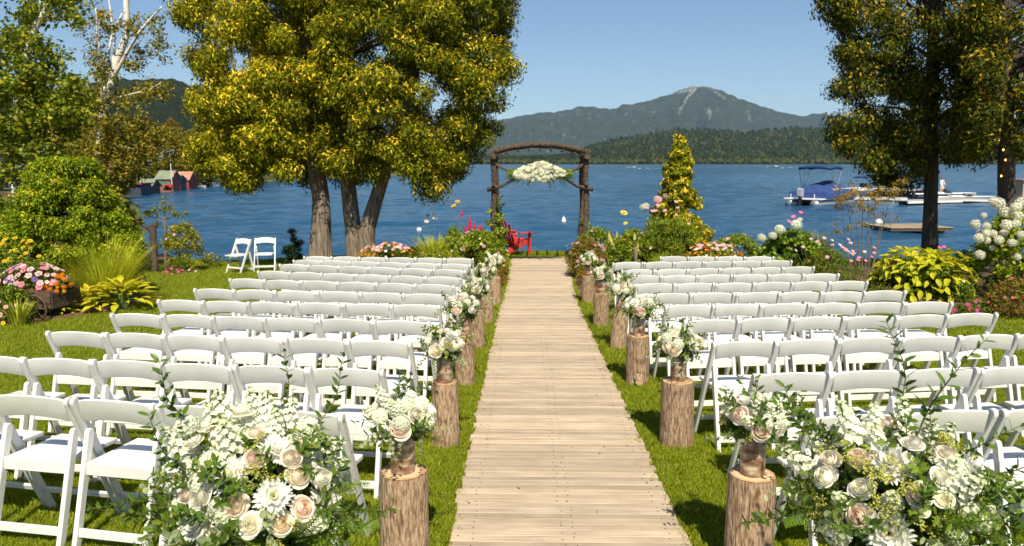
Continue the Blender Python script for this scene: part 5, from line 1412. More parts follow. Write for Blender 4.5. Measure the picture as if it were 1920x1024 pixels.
for s in (-1, 1): MB().tube([(-.45, .22 * s, .25), (-.9, .24 * s, .40)], .02, 7).obj('shaft', M['old_wood'], ct, smooth_=True)
plant('trailing_petunia', 'mixed pink, white and purple flowers spilling from the garden cart', 'flowers', pc + Vector((0, 0, .38)), 1.15, .42, GRN, 60, .11, 40, .05, d=.75, flowers=[('petal', LPK, (.8, .7, .5), .048, 34, .35), ('petal', PNK, (.8, .5, .4), .045, 14, .2), ('petal', PUR, (.2, .1, .3), .04, 6, .1), ('petal', WHT, (.8, .8, .5), .036, 9, .3)])
plant('marigold', 'orange marigolds at the right end of the flower filled garden cart', 'flowers', GD(108, 10.7) + Vector((0, 0, .34)), .42, .30, GRN, 24, .08, 34, .04, flowers=[('ball', ORG, (.8, .25, .02), .035, 16, .2), ('ball', YEL, (.8, .45, .02), .03, 5, .2)])
cedar_bush('dark green shrub by the water behind the old fence post', 226, 272, 366, 17.0, [(.05, .08, .010), (.08, .11, .012)], [(.15, .17, .02)], .3, nc=40, per=120, size=.06, r=(.1, .18))
plant('trailing_vine', 'dark leafy vines hanging down the front of the garden cart', 'plant', pc + Vector((-.10, -.44, 0)), 1.0, .50, [(.04, .07, .012), (.07, .10, .015), (.10, .07, .03)], 44, .10, 30, .05, d=.25, low=.02, flowers=[('petal', PUR, (.2, .1, .3), .03, 5, .2)])
plant('mixed_flowers', 'pink and yellow flowering plants at the left edge beside the cart', 'flowers', GD(8, 10.2), .7, .55, GRN + [(.16, .18, .02)], 40, .10, 36, .06, flowers=[('petal', LPK, (.8, .7, .5), .035, 9, .1), ('petal', YEL, (.8, .7, .1), .03, 4, .1)])
grass_plant('strap_leaf_plant', 'pale strap leaved plant at the left edge below the cart', 'plant', GD(22, 9.9), .6, .42, [(.20, .23, .03), (.14, .18, .02)], 90, .018, .8)
plant('filler_plant', 'low green filler plants between the cart and the hostas', 'plant', GD(128, 11.2), .8, .35, GRN, 30, .10, 30, .05, flowers=[('daisy', ORG, (.5, .2, .02), .035, 4, (.8, 1.1))])
# old post and rail
pp = GD(289, 16.8)
fp = thing('fence_post', 'weathered round fence post with a slanting rail beside the big cedar bush', 'fence post', pp)
MB().tube([(0, 0, -.1), (.01, 0, .3), (0, .01, hgt(421, pp))], [.085, .08, .078], 14, jit=.2).obj('post', M['rustic'], fp, smooth_=True, angle=R(50))
MB().tube([(-.03, .05, hgt(436, pp)), (-.22, .1, hgt(424, pp)), (-.55, .2, hgt(405, pp))], [.035, .035, .03], 9, jit=.3).obj('rail', M['rustic'], fp, smooth_=True)
MB().tube([(-.03, .05, hgt(468, pp)), (-.5, .2, hgt(462, pp))], [.03, .03], 9, jit=.3).obj('rail', M['rustic'], fp, smooth_=True)
YG = [(.12, .15, .015), (.19, .20, .02), (.06, .09, .010)]
# tiered shrub + bush
ps = GD(308, 17.2)
t = thing('tiered_shrub', 'small open tiered tree in front of the water beside the fence post', 'small tree', ps)
K, Q = [], []
for (px, py, n, s) in ((308, 390, 6, 12), (290, 398, 5, 10), (275, 402, 3, 5), (330, 402, 5, 10), (345, 398, 2, 5), (305, 378, 3, 5), (298, 420, 4, 10), (318, 440, 5, 14), (303, 460, 5, 14), (282, 400, 2, 4)):
    for _ in range(n): K.append(tuple(at(px + random.gauss(0, s * .6), py + random.gauss(0, 3), 17.2 + random.uniform(-.2, .2)) - ps)); Q.append(.10)
V, c = clumps(np.array(K), np.array(Q), 34, .05, .5, YG, shell=0, sq=.6); link('crown', quads_mesh('crown', V, c, M['leaf']), t)
MB().tube([(0, 0, -.1), tuple(at(310, 430, 17.2) - ps), tuple(at(307, 376, 17.2) - ps)], [.03, .022, .008], 7).obj('trunk', M['twig'], t)
mb = MB()
for (px, py) in ((275, 402), (345, 398), (290, 398), (330, 402), (320, 440)): mb.tube([tuple(at(308, py + 14, 17.2) - ps), tuple(at(px, py, 17.2) - ps)], [.012, .005], 5)
mb.obj('limbs', M['twig'], t)['kind'] = 'stuff'
plant('flowering_shrub', 'yellow green leafy shrub beside the water left of the two lone chairs', 'shrub', GD(345, 17.0), 1.15, hgt(408, GD(345, 17.0)), YG, 90, .14, 40, .055, tip=[(.30, .26, .04)], tipw=.3, flowers=[('petal', LPK, (.8, .6, .5), .03, 3, .2)])
plant('low_shrub', 'small low shrub at the end of the left bed by the water', 'shrub', GD(398, 17.9), .55, .40, YG, 24, .09, 30, .045, flowers=[('petal', LPK, (.8, .6, .5), .025, 2, .2)])
plant('pink_begonia', 'small patch of hot pink flowers on the mulch beside the fence post', 'flowers', GD(324, 16.4), .55, .16, GRN, 18, .05, 24, .035, d=.3, flowers=[('petal', MAG, (.8, .3, .3), .03, 22, .1)])
plant('pale_begonia', 'tiny pale pink flower patch on the mulch near the water', 'flowers', GD(360, 16.7), .3, .13, GRN, 8, .05, 20, .03, d=.2, flowers=[('petal', LPK, (.8, .3, .3), .028, 6, .1)])
cedar_bush('small dark evergreen shrub at the shore left of the tree trunks', 532, 568, 421, 18.3, [(.018, .035, .010), (.03, .05, .012)], None, 0, nc=26, per=90, size=.06, r=(.08, .14), name='dark_shrub')
plant('low_groundcover', 'dark low leafy groundcover at the foot of the cedar trunks', 'plant', GD(570, 17.5), 1.0, .22, [(.05, .06, .012), (.10, .07, .03)], 30, .08, 26, .05)

# --- around the arch, left
def AL(x, y): return Vector((x, y, g(x, y) + .05))
plant0, grass0 = plant, grass_plant
def plant(nm, lb, ct_, loc, w, h, cols, n=60, r=.12, *a, **k): return plant0(nm, lb, ct_, loc, w * 1.2, h * 1.25, cols, int(n * 1.5), r * 1.1, *a, **k)
def grass_plant(nm, lb, ct_, loc, w, h, cols, n=400, *a): return grass0(nm, lb, ct_, loc, w * 1.2, h * 1.2, cols, int(n * 1.4), *a)
MIXB = [(.11, .165, .016), (.17, .22, .022), (.055, .10, .012)]
plant('orange_flower_mound', 'mound of orange and pink annual flowers left of the arch behind the chairs', 'flowers', AL(-3.0, 16.0), 1.35, .46, MIXB, 50, .10, 36, .045, d=.8, flowers=[('petal', ORG, (.5, .2, .02), .032, 70, .05), ('petal', LPK, (.8, .6, .5), .042, 26, .75), ('petal', WHT, (.8, .8, .5), .034, 9, .5)])
grass_plant('daylily_clump', 'bright strappy daylily leaves between the orange flowers and the arch', 'plant', AL(-1.95, 15.9), 1.15, .62, [(.17, .22, .02), (.23, .26, .03)], 240, .022, .8)
plant('pale_lily', 'pale lilies on thin stems above the daylily leaves', 'flowers', AL(-1.95, 16.3), .5, .5, MIXB, 20, .10, 26, .05, flowers=[('daisy', (.85, .75, .62), (.5, .4, .1), .055, 4, (1.5, 1.9))])
plant('sunflower', 'thin sunflower plant left of the red flower spikes', 'flowers', AL(-1.55, 16.3), .5, .75, MIXB, 30, .10, 24, .07, flowers=[('daisy', YEL, (.35, .2, .03), .06, 3, (1.2, 1.6)), ('petal', PUR, (.2, .1, .3), .03, 5, (1.1, 1.3))])
plant('red_flower_spikes', 'tall crimson flower spikes left of the arch post', 'flowers', AL(-1.22, 16.2), .5, .6, MIXB, 26, .10, 26, .06, flowers=[('spike', (.80, .06, .16), (.6, .02, .1), .055, 9, (.9, 1.45))])
plant('coneflower_bush', 'broad bush of pink coneflowers in front of the left arch post', 'flowers', AL(-.92, 15.1), 1.15, .75, MIXB, 90, .12, 44, .065, d=1.1, flowers=[('daisy', (.80, .42, .50), (.22, .08, .03), .05, 9, .2), ('petal', (.85, .8, .5), (.6, .5, .1), .03, 6, .1)])
plant('leafy_filler', 'light green leafy filler plants behind the back row left of the arch', 'plant', AL(-1.85, 15.3), 1.3, .36, MIXB + [(.22, .24, .03)], 60, .10, 34, .05, d=.7, flowers=[('petal', (.85, .6, .45), (.6, .4, .1), .032, 6, .1)])
plant('rust_groundcover', 'low rust and green groundcover at the left edge of the boardwalk end', 'plant', AL(-.60, 14.0), .50, .30, [(.12, .08, .02), (.20, .09, .03), (.10, .13, .02)], 50, .08, 34, .035, d=1.6, low=.02)
plant('pale_edging_plant', 'pale yellow edging plant at the left side of the boardwalk end', 'plant', AL(-.55, 15.1), .45, .36, [(.18, .20, .03), (.12, .16, .02)], 40, .08, 34, .04, d=1.1, low=.02, flowers=[('petal', (.8, .75, .4), (.6, .4, .1), .022, 12, .1)])
# --- around the arch, right
plant('dusky_bush', 'dusky bronze and green bush at the right edge of the boardwalk end', 'shrub', AL(1.22, 15.0), .80, .62, [(.10, .085, .02), (.14, .13, .02), (.13, .07, .035), (.07, .10, .014)], 90, .11, 44, .045, d=1.2, low=.02, flowers=[('daisy', (.72, .42, .50), (.22, .08, .03), .042, 12, .3)])
plant('rust_groundcover', 'low rust coloured groundcover right of the boardwalk end', 'plant', AL(1.18, 13.8), .45, .26, [(.14, .09, .02), (.22, .10, .03), (.10, .13, .02)], 44, .08, 34, .035, d=1.2, low=.02)
plant('snapdragon', 'pale yellow snapdragons right of the arch post', 'flowers', AL(1.95, 15.1), .70, .62, MIXB, 60, .11, 40, .055, d=.9, flowers=[('spike', (.85, .80, .25), (.7, .6, .1), .04, 10, (.6, 1.1)), ('petal', RED, (.4, .05, .02), .035, 3, .2)])
plant('sunflower', 'single sunflower with broad leaves right of the arch', 'flowers', AL(2.12, 15.3), .35, .75, MIXB, 20, .09, 20, .085, asp=.7, flowers=[('daisy', (.85, .66, .08), (.40, .26, .03), .085, 1, (1.3, 1.3)), ('daisy', (.85, .66, .08), (.4, .26, .03), .05, 1, (1.05, 1.1))])
pst = AL(2.16, 14.6); tp = thing('garden_stake', 'rough pale wooden stake in the flower bed right of the arch', 'stake', pst); MB().tube([(0, 0, -.1), (.01, 0, .3), (-.01, 0, .62)], [.035, .032, .03], 9, jit=.5).obj('stake', M['twig'], tp, smooth_=True)
plant('cosmos_bush', 'feathery green bush with pink cosmos in front of the yellow cedar', 'flowers', AL(3.05, 15.6), 1.55, .95, MIXB, 120, .13, 46, .055, asp=.3, d=1.2, flowers=[('petal', (.82, .42, .68), (.7, .6, .1), .045, 8, (1.0, 1.25)), ('petal', LPK, (.7, .6, .1), .034, 6, .2)])
plant('cleome', 'pale pink and white spider flowers behind the feathery bush', 'flowers', AL(2.75, 16.1), .7, .95, MIXB, 30, .12, 30, .06, flowers=[('ball', (.85, .6, .66), (.8, .5, .55), .085, 2, (1.15, 1.3)), ('ball', WHT, (.7, .7, .5), .085, 2, (1.0, 1.12))])
plant('orange_flower_mound', 'mound of orange, red and pink annual flowers right of the arch behind the chairs', 'flowers', AL(3.75, 15.0), 1.35, .55, MIXB, 54, .10, 36, .045, d=.8, flowers=[('petal', ORG, (.5, .2, .02), .028, 60, .05), ('petal', RED, (.4, .1, .02), .03, 26, .05), ('petal', LPK, (.8, .6, .5), .044, 20, .8), ('petal', WHT, (.8, .8, .5), .034, 14, .2)])
plant('white_impatiens', 'white and red flowers at the front of the right arch bed', 'flowers', AL(3.05, 14.5), .5, .30, MIXB, 20, .08, 30, .04, flowers=[('petal', WHT, (.8, .8, .5), .034, 12, .1), ('petal', RED, (.4, .1, .02), .034, 8, .1)])
grass_plant('strap_leaf_plant', 'strap leaved plant below the feathery bush right of the arch', 'plant', AL(2.75, 14.6), .7, .42, [(.15, .20, .02), (.10, .15, .015)], 120, .02, .8)
plant('leafy_filler', 'dense green leafy plants round the foot of the right arch post', 'plant', AL(1.55, 16.3), 1.1, .72, MIXB, 60, .12, per=40, leaf=.06, d=.8, flowers=[('daisy', (.80, .42, .50), (.22, .08, .03), .042, 8, .3)])
plant('leafy_filler', 'dense green leafy plants between the red spikes and the left arch post', 'plant', AL(-1.25, 15.7), 1.1, .66, MIXB, 60, .12, per=40, leaf=.06, d=.7, flowers=[('petal', (.86, .80, .55), (.7, .6, .1), .03, 8, .3)])
plant('yellow_daisy', 'yellow green leafy plants with small yellow blooms left of the garden stake', 'flowers', AL(2.35, 16.2), 1.0, .72, MIXB, 60, .12, per=40, leaf=.055, d=.8, flowers=[('daisy', YEL, (.4, .25, .03), .036, 10, .35)])
plant('wild_flower_mix', 'mixed green plants with pink blooms behind the orange flower mound on the right', 'flowers', AL(4.5, 16.0), 1.2, .62, MIXB, 60, .12, per=40, leaf=.055, d=.8, flowers=[('petal', LPK, (.7, .6, .1), .036, 12, .3)])
plant = plant0; grass_plant = grass0
# vines on the arch posts
def vine(label, x, y, z1, cols, wob=.12, n=26, side=1, leafs=.075):
    t = thing('climbing_vine', label, 'vine', (x, y, g(x, y))); pts = [(.05 * side + wob * math.cos(k * 1.1) * (1 - k / n * .5), -.06 + .07 * math.sin(k * 1.1), z1 * k / n) for k in range(n + 1)]
    MB().tube(pts, .006, 5).obj('stem', M['stem'], t)
    K = np.array([(p[0] + random.gauss(0, .05), p[1] + random.gauss(0, .05), p[2]) for p in pts for _ in range(2)]); f = 1 - .55 * K[:, 2] / z1
    V, c = clumps(K, .16 * f, 20, leafs, .8, cols, shell=.1); link('leaves', quads_mesh('leaves', V, c, M['leaf']), t); return t
vine('bright leafy vine climbing the left post of the arch', acx - ahw, AY - adp, 1.25, [(.12, .18, .02), (.18, .24, .025), (.07, .12, .015)], .16)
vine('dark sparse vine climbing the back of the left arch post', acx - ahw, AY + adp, 1.5, [(.05, .09, .012), (.08, .13, .015)], .10)
vine('thin vine with few large leaves on the right post of the arch', acx + ahw + .05, AY + adp, 1.2, [(.09, .14, .02), (.16, .22, .03)], .12, 12)
# yellow conical cedar
cedar_bush('young conical cedar with golden foliage behind the right flower bed', 1205, 1330, 250, 16.6, [(.09, .115, .012), (.14, .155, .014), (.055, .075, .010)], [(.38, .31, .03), (.44, .33, .05)], .5, nc=300, per=130, size=.085, r=(.12, .20), name='golden_cedar', cat='tree',
           prof=lambda f: max(.05, (1 - f) ** .75 * (1 + .16 * math.sin(f * 17)) * random.choice((.5, .85, 1, 1.05, 1.2))))
cedar_bush('low golden cedar bush spreading at the foot of the conical cedar', 1232, 1352, 400, 16.2, [(.10, .12, .012), (.15, .16, .014)], [(.40, .27, .04), (.34, .28, .03)], .5, nc=60, per=120, size=.08, r=(.12, .2), name='golden_shrub')
cedar_bush('tiny dark shrub on the bank right of the golden bush', 1345, 1368, 462, 17.0, [(.03, .05, .012)], None, 0, nc=10, per=60, size=.05, r=(.05, .08), name='dark_shrub')

# --- right garden
HY = [(.085, .15, .014), (.13, .20, .018), (.05, .095, .012)]
plant('hydrangea_bush', 'rounded green bush with four white hydrangea heads behind the right back row', 'shrub', GD(1480, 15.0), 1.75, hgt(425, GD(1480, 15.0)), HY, 120, .15, 46, .095, .65, d=1.2, mt='gloss_leaf')
hb = GD(1480, 15.0)
for i, (px, py) in enumerate(((1428, 446), (1449, 442), (1462, 430), (1493, 422))):
    pass
hbo = bpy.data.objects['hydrangea_bush']
for (px, py, s) in ((1428, 446, .85), (1449, 442, .8), (1462, 430, 1.0), (1493, 421, 1.05), (1500, 412, .5)): put(blossom('ball', (.88, .88, .83), (.8, .82, .66), .10), hbo, at(px, py, 14.5) - hb, (0, -.6, .8), s)
grass_plant('wispy_grass', 'tall wispy grass behind the hydrangea bush at the water', 'grass plant', GD(1535, 15.4), 1.1, .95, [(.14, .18, .02), (.10, .14, .02), (.22, .20, .06)], 420, .010, .5)
plant('tall_cosmos', 'tall magenta cosmos rising above the hydrangea bush', 'flowers', GD(1492, 15.6), .5, .75, HY, 16, .09, 20, .04, asp=.3, flowers=[('petal', (.80, .10, .50), (.7, .6, .1), .05, 3, (1.35, 1.75))])
plant('wild_flower_mix', 'leafy mixed plants with small pink blossoms beside the hydrangea bush', 'flowers', GD(1552, 14.2), 1.25, .72, HY + [(.10, .07, .03)], 90, .12, 40, .05, asp=.35, flowers=[('petal', LPK, (.7, .6, .1), .04, 14, (.8, 1.25)), ('petal', (.7, .15, .2), (.5, .1, .1), .03, 8, .1)])
# many-stemmed shrub with reddish crown
bs = GD(1620, 14.6)
t = thing('multi_stem_shrub', 'tall open shrub with bare stems and russet leaves in front of the boats', 'shrub', bs)
K, Q = [], []
for (px, py, n, s) in ((1600, 360, 16, 22), (1580, 372, 8, 14), (1640, 368, 14, 20), (1670, 355, 10, 18), (1690, 348, 6, 10), (1620, 385, 10, 22), (1570, 385, 5, 10), (1660, 400, 4, 22), (1610, 420, 4, 24), (1575, 420, 3, 12)):
    for _ in range(n): K.append(tuple(at(px + random.gauss(0, s * .6), py + random.gauss(0, 8), 14.4 + random.uniform(-.35, .35)) - bs)); Q.append(.11)
V, c = clumps(np.array(K), np.array(Q), 34, .042, .5, [(.12, .13, .02), (.20, .15, .03), (.07, .09, .015), (.26, .12, .05)], shell=0); link('crown', quads_mesh('crown', V, c, M['leaf']), t)
for (x0, px, py) in ((-.10, 1585, 365), (-.05, 1602, 380), (0, 1618, 360), (.04, 1628, 370), (.08, 1642, 375), (.14, 1672, 360), (.11, 1655, 400), (-.13, 1578, 400)):
    e = at(px, py, 14.4) - bs; MB().tube([(x0, 0, -.1), (x0 * 1.4 + e.x * .25, random.uniform(-.1, .1), e.z * .45), tuple(e)], [.014, .011, .005], 5, jit=.3).obj('stem', M['twig'], t)
plant('tall_pink_flowers', 'airy pink flowers on thin stems below the open russet shrub', 'flowers', GD(1592, 13.6), 1.0, .55, HY, 24, .09, 24, .045, asp=.3, flowers=[('petal', (.75, .28, .50), (.7, .5, .1), .036, 12, (.9, 1.5)), ('petal', WHT, (.7, .7, .4), .035, 3, (1.3, 1.6))])
hosta('large lime green leafy bush in front of the dark cedar trunk', GD(1735, 12.6), 1.60, hgt(470, GD(1735, 12.6)), [(.19, .25, .012), (.27, .30, .02), (.34, .33, .03)], 290, .15, name='lime_bush', cat='shrub', wd=.66, wild=True)
pb = bpy.data.objects['lime_bush']
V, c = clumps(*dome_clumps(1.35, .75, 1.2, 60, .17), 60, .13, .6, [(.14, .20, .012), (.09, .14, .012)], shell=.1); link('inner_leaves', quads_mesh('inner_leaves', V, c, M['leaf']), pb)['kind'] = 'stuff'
plant('magenta_bloom_plant', 'small plant with one magenta bloom behind the lime green bush', 'flowers', GD(1785, 13.4), .4, .6, HY, 14, .09, 20, .04, flowers=[('petal', (.78, .10, .50), (.7, .5, .1), .045, 2, (1.2, 1.4))])
cedar_bush('dark low shrub between the last chairs and the lime green bush', 1630, 1700, 498, 12.9, [(.03, .055, .010), (.05, .08, .012)], None, 0, nc=34, per=100, size=.06, r=(.1, .16), name='dark_shrub')
hw_ = GD(1905, 12.4)
plant('hydrangea_bush', 'large shrub covered in cream hydrangea blooms at the right edge', 'shrub', hw_, 1.75, hgt(375, hw_), [(.12, .18, .014), (.18, .23, .02), (.07, .12, .012)], 120, .17, 50, .085, .6, d=1.4, low=.25)
ho = [o_ for o_ in bpy.data.objects if o_.name.startswith('hydrangea_bush')][-1]
for (px, py, s) in ((1872, 382, 1.5), (1862, 378, 1.0), (1885, 398, 1.35), (1908, 405, 1.2), (1829, 420, 1.1), (1850, 424, .9), (1838, 436, .8), (1850, 437, .9), (1888, 422, 1.25), (1882, 437, .9), (1862, 438, .9), (1836, 446, 1.1), (1873, 450, 1.1), (1905, 420, 1.0), (1915, 440, 1.0), (1850, 450, .9), (1906, 388, 1.1), (1915, 380, 1.3), (1838, 478, 1.1), (1860, 465, .7), (1908, 482, .8), (1898, 455, .9), (1845, 404, .7)):
    put(blossom('ball', (.88, .86, .78), (.80, .77, .60), .095), ho, at(px, py, 11.75 + random.uniform(-.15, .15)) - hw_, (random.uniform(-.3, .3), -.7, .6), s * .74)
MB().tube([(0, 0, -.1), (-.1, -.1, .6), (-.15, -.1, 1.2)], [.04, .03, .02], 7).obj('stem', M['twig'], ho)
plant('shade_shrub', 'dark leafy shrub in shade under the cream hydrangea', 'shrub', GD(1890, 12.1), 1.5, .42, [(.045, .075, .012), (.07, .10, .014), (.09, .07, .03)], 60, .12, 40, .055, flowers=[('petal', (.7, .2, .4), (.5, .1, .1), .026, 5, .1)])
plant('small_bush', 'small fresh green bush on the mulch right of the lime green bush', 'shrub', GD(1812, 11.9), .40, .42, HY, 26, .08, 34, .045, flowers=[('petal', WHT, (.7, .7, .4), .03, 1, .9)])
plant('pink_petunia', 'low pink and magenta flowers at the right lawn edge', 'flowers', GD(1842, 10.9), .80, .26, [(.05, .09, .012), (.08, .12, .014)], 34, .08, 30, .04, d=.5, flowers=[('petal', (.72, .10, .35), (.5, .1, .1), .032, 14, .1), ('petal', RED, (.5, .1, .1), .026, 6, .1)])
plant('russet_shrub', 'russet and green shrub with red blossoms at the right edge of the photo', 'shrub', GD(1912, 10.7), .95, .62, [(.09, .10, .015), (.13, .13, .02), (.16, .08, .03)], 60, .11, 44, .045, flowers=[('petal', (.72, .20, .16), (.5, .1, .1), .026, 10, .1)])
for (px, D, w, h_, lb) in ((1700, 14.8, 1.6, .5, 'low dark plants on the bank below the open russet shrub'), (1830, 15.0, 2.2, .6, 'dark shaded plants on the bank under the two right cedars'), (1590, 12.9, .9, .35, 'low green edging plants behind the outer right chairs'), (1660, 12.3, .7, .25, 'low red flowering edging plants beside the outer right chairs')):
    plant('bank_plants', lb, 'plant', GD(px, D), w, h_, [(.04, .065, .010), (.07, .10, .013), (.10, .08, .03)], 50, .11, 36, .05, d=1.0, flowers=[('petal', (.72, .15, .12), (.5, .1, .1), .026, 5, .1)])

# ================================================================== FAR LEFT SHORE
def shared_tree(name, kind, h, cols, tips, seed):
    t = thing(name, 'x', 'tree', (0, 0, 0))
    if kind == 'pine':
        K, Q = [], []
        for k in range(64):
            f = .14 + .86 * (k + .5) / 64; a = k * 2.4; q = (1 - f) ** .8 * .19 * h * random.uniform(.55, 1.1); K.append((q * math.cos(a), q * math.sin(a), f * h)); Q.append(.045 * h + .05 * h * (1 - f))
        V, c = clumps(np.array(K), np.array(Q), 52, .045 * h, .5, cols, tip=tips, tipw=.3, sq=.5, shell=.1)
    else:
        K, Q = [], []
        for k in range(44):
            d = Vector(unit(1)[0]); K.append((d.x * .22 * h, d.y * .22 * h, .58 * h + d.z * .34 * h)); Q.append(random.uniform(.08, .13) * h)
        V, c = clumps(np.array(K), np.array(Q), 80, .042 * h, .7, cols, tip=tips, tipw=.3, shell=.3)
    link('crown', quads_mesh('crown', V, c, M['far_leaf']), t)
    MB().tube([(0, 0, -1), (0.02 * h, 0, .4 * h), (0, 0, .9 * h)], [.022 * h, .016 * h, .004 * h], 7).obj('trunk', M['dark_bark'], t)
    return t
PC = [(.035, .055, .014), (.055, .075, .018), (.022, .036, .010)]; DCc = [(.075, .10, .016), (.12, .125, .02), (.05, .075, .013), (.15, .13, .025)]
base_trees = [shared_tree('pine_tree', 'pine', 13, PC, [(.10, .12, .03)], 0), shared_tree('pine_tree', 'pine', 11, PC, [(.11, .12, .03)], 1),
              shared_tree('leafy_tree', 'leafy', 11, DCc, [(.20, .17, .03)], 2), shared_tree('leafy_tree', 'leafy', 9, [(.10, .085, .02), (.15, .11, .025), (.07, .07, .016)], [(.22, .15, .03)], 3), shared_tree('leafy_tree', 'leafy', 10, DCc, [(.16, .17, .03)], 4)]
spots = []
for px in range(-140, 500, 24):
    for D, top in ((112, 282), (132, 262), (160, 244), (200, 232), (245, 226)):
        spots.append((px + random.uniform(-12, 12) + (D % 7) * 3, D + random.uniform(-7, 7), top + random.uniform(-12, 14) + (12 if px > 380 else 0) + (10 if D < 125 and px > 250 else 0)))
for px in range(500, 800, 22):
    for D in (215, 250, 290): spots.append((px + random.uniform(-10, 10), D + random.uniform(-8, 8), (262 if px < 650 else 276 + (px - 650) * .17) + random.uniform(-8, 8)))
for px in range(800, 880, 16): spots.append((px, 272 + random.uniform(0, 14), 308 + random.uniform(-3, 3)))
for px, D, top in ((-130, 66, 215), (-80, 58, 240), (-20, 74, 225), (60, 70, 262), (110, 72, 250), (150, 66, 270), (170, 80, 250), (205, 84, 268), (-30, 56, 262), (120, 50, 300), (205, 62, 318), (225, 78, 296)): spots.append((px, D, top))
first = [True] * 5
for px, D, top in spots:
    p = GD(px, D)
    if p.z < WATER + .05: continue
    k = random.choice((0, 1, 2, 2, 3, 4)); h = hgt(top, p)
    if h < 2: continue
    o = base_trees[k] if first[k] else copy_tree(base_trees[k]); first[k] = False
    h0 = (13, 11, 11, 9, 10)[k]; o.location = p; o.scale = (max(.7, h / h0 * .95) * random.uniform(.9, 1.1),) * 2 + (h / h0,); o.rotation_euler = (0, 0, random.uniform(0, 6))
    near = D < 100
    kind = ('dark conifer', 'dark conifer', 'green broadleaf tree', 'russet broadleaf tree', 'green broadleaf tree')[k]
    o['label'] = kind + (' growing around the grey roofed house' if near else ' in the wood behind the boathouses')
    o['group'] = kind + (' near the house' if near else ' of the wooded shore')
for k in range(5):
    if first[k]:
        for ch in list(base_trees[k].children): bpy.data.objects.remove(ch)
        bpy.data.objects.remove(base_trees[k])

M['red_wall'] = noisy('red_painted_boards', (.20, .035, .03), (.30, .06, .045), 3, .8, stretch=(1, 1, 8)); M['brick_red'] = noisy('brick_red_boards', (.22, .08, .06), (.30, .12, .09), 3, .85, stretch=(1, 1, 8))
M['dark_wall'] = plain('dark_blue_boards', (.035, .045, .075), .7); M['brown_wall'] = plain('brown_boards', (.10, .07, .055), .8)
M['green_roof'] = noisy('mossy_roof', (.13, .16, .11), (.22, .26, .17), 3, .9); M['grey_roof'] = noisy('grey_shingles', (.075, .08, .09), (.14, .15, .165), 2.5, .9, stretch=(1, 1, 6)); M['orange_roof'] = noisy('terracotta_roof', (.38, .16, .10), (.50, .22, .14), 3, .85)
M['glass'] = plain('window_glass', (.04, .05, .06), .08); M['pale_dock'] = noisy('pale_dock_boards', (.30, .27, .23), (.46, .43, .38), 5, .8, stretch=(1, 5, 1)); M['umb'] = plain('green_cloth', (.02, .14, .09), .8)
def gable(name, label, cat, c, w, d, he, hr, wall, roof, rz=0, doors=(), windows=(), over=.35, group=None):
    """house: c = base centre, w along local x, ridge along x"""
    t = thing(name, label, cat, c, rz, group)
    MB().prism([(-d / 2, -.6), (d / 2, -.6), (d / 2, he), (0, hr), (-d / 2, he)], -w / 2, w / 2).obj('wall', wall, t)
    for s in (-1, 1):
        a = math.atan2(hr - he, d / 2); L = math.hypot(hr - he, d / 2) + over
        ro = MB().box((0, 0, 0), (w + 2 * over, L, .10)).obj('roof', roof, t); ro.location = (0, s * (d / 4 + over * .5 * math.cos(a)), (he + hr) / 2 + .07 - over * .5 * math.sin(a)); ro.rotation_euler = (-s * a, 0, 0)
    for (x, z, ww, hh) in windows:
        wf = MB().box((x, -d / 2 - .03, z), (ww, .08, hh)).obj('window', M['white_paint'], t); MB().box((x, -d / 2 - .08, z), (ww * .8, .04, hh * .82)).obj('pane', M['glass'], wf); MB().box((x, -d / 2 - .105, z), (ww * .06, .02, hh * .82)).obj('mullion', M['white_paint'], wf)
    for (x, z, ww, hh, m_) in doors: MB().box((x, -d / 2 - .04, z), (ww, .10, hh)).obj('door', m_, t)
    return t
def WB(px, py, D):   # base centre at water level under px
    p = at(px, 340, D); return Vector((p.x, p.y, WATER + .1))
mpx = lambda D: D / FPX
# A: red deck boathouse
D = 86; c = WB(246, 360, D); t = thing('boathouse', 'dark boathouse with red roof deck and white balustrade at the left waterline', 'boathouse', c, R(8))
MB().box((0, 0, .55), (3.2, 3.5, 1.3)).obj('wall', M['dark_wall'], t); MB().box((0, -.1, 1.27), (3.6, 3.9, .14)).obj('deck', M['red_wall'], t)
for k in range(11): MB().box((-1.7 + .34 * k, -1.95, 1.62), (.06, .06, .56)).obj('baluster', M['white_paint'], t)
MB().box((0, -1.95, 1.93), (3.6, .09, .07)).obj('handrail', M['white_paint'], t); MB().box((-1.2, .6, 1.9), (1.5, 1.2, 1.2)).obj('deck_cabin', M['red_wall'], t)
for k in range(4): MB().box((-1.3 + .85 * k, -1.78, .5), (.07, .08, 1.2)).obj('door_post', M['brown_wall'], t)
# B: green roof
D = 90; c = WB(279, 356, D); t = gable('boathouse', 'open boathouse under a pale green roof, right of the red deck', 'boathouse', c, 1.5, 2.6, .85, 1.62, M['brown_wall'], M['green_roof'], R(4), over=.2)
for s in (-1, 1): MB().box((s * .8, -1.5, .4), (.09, .09, 1.0)).obj('post', M['white_paint'], t)
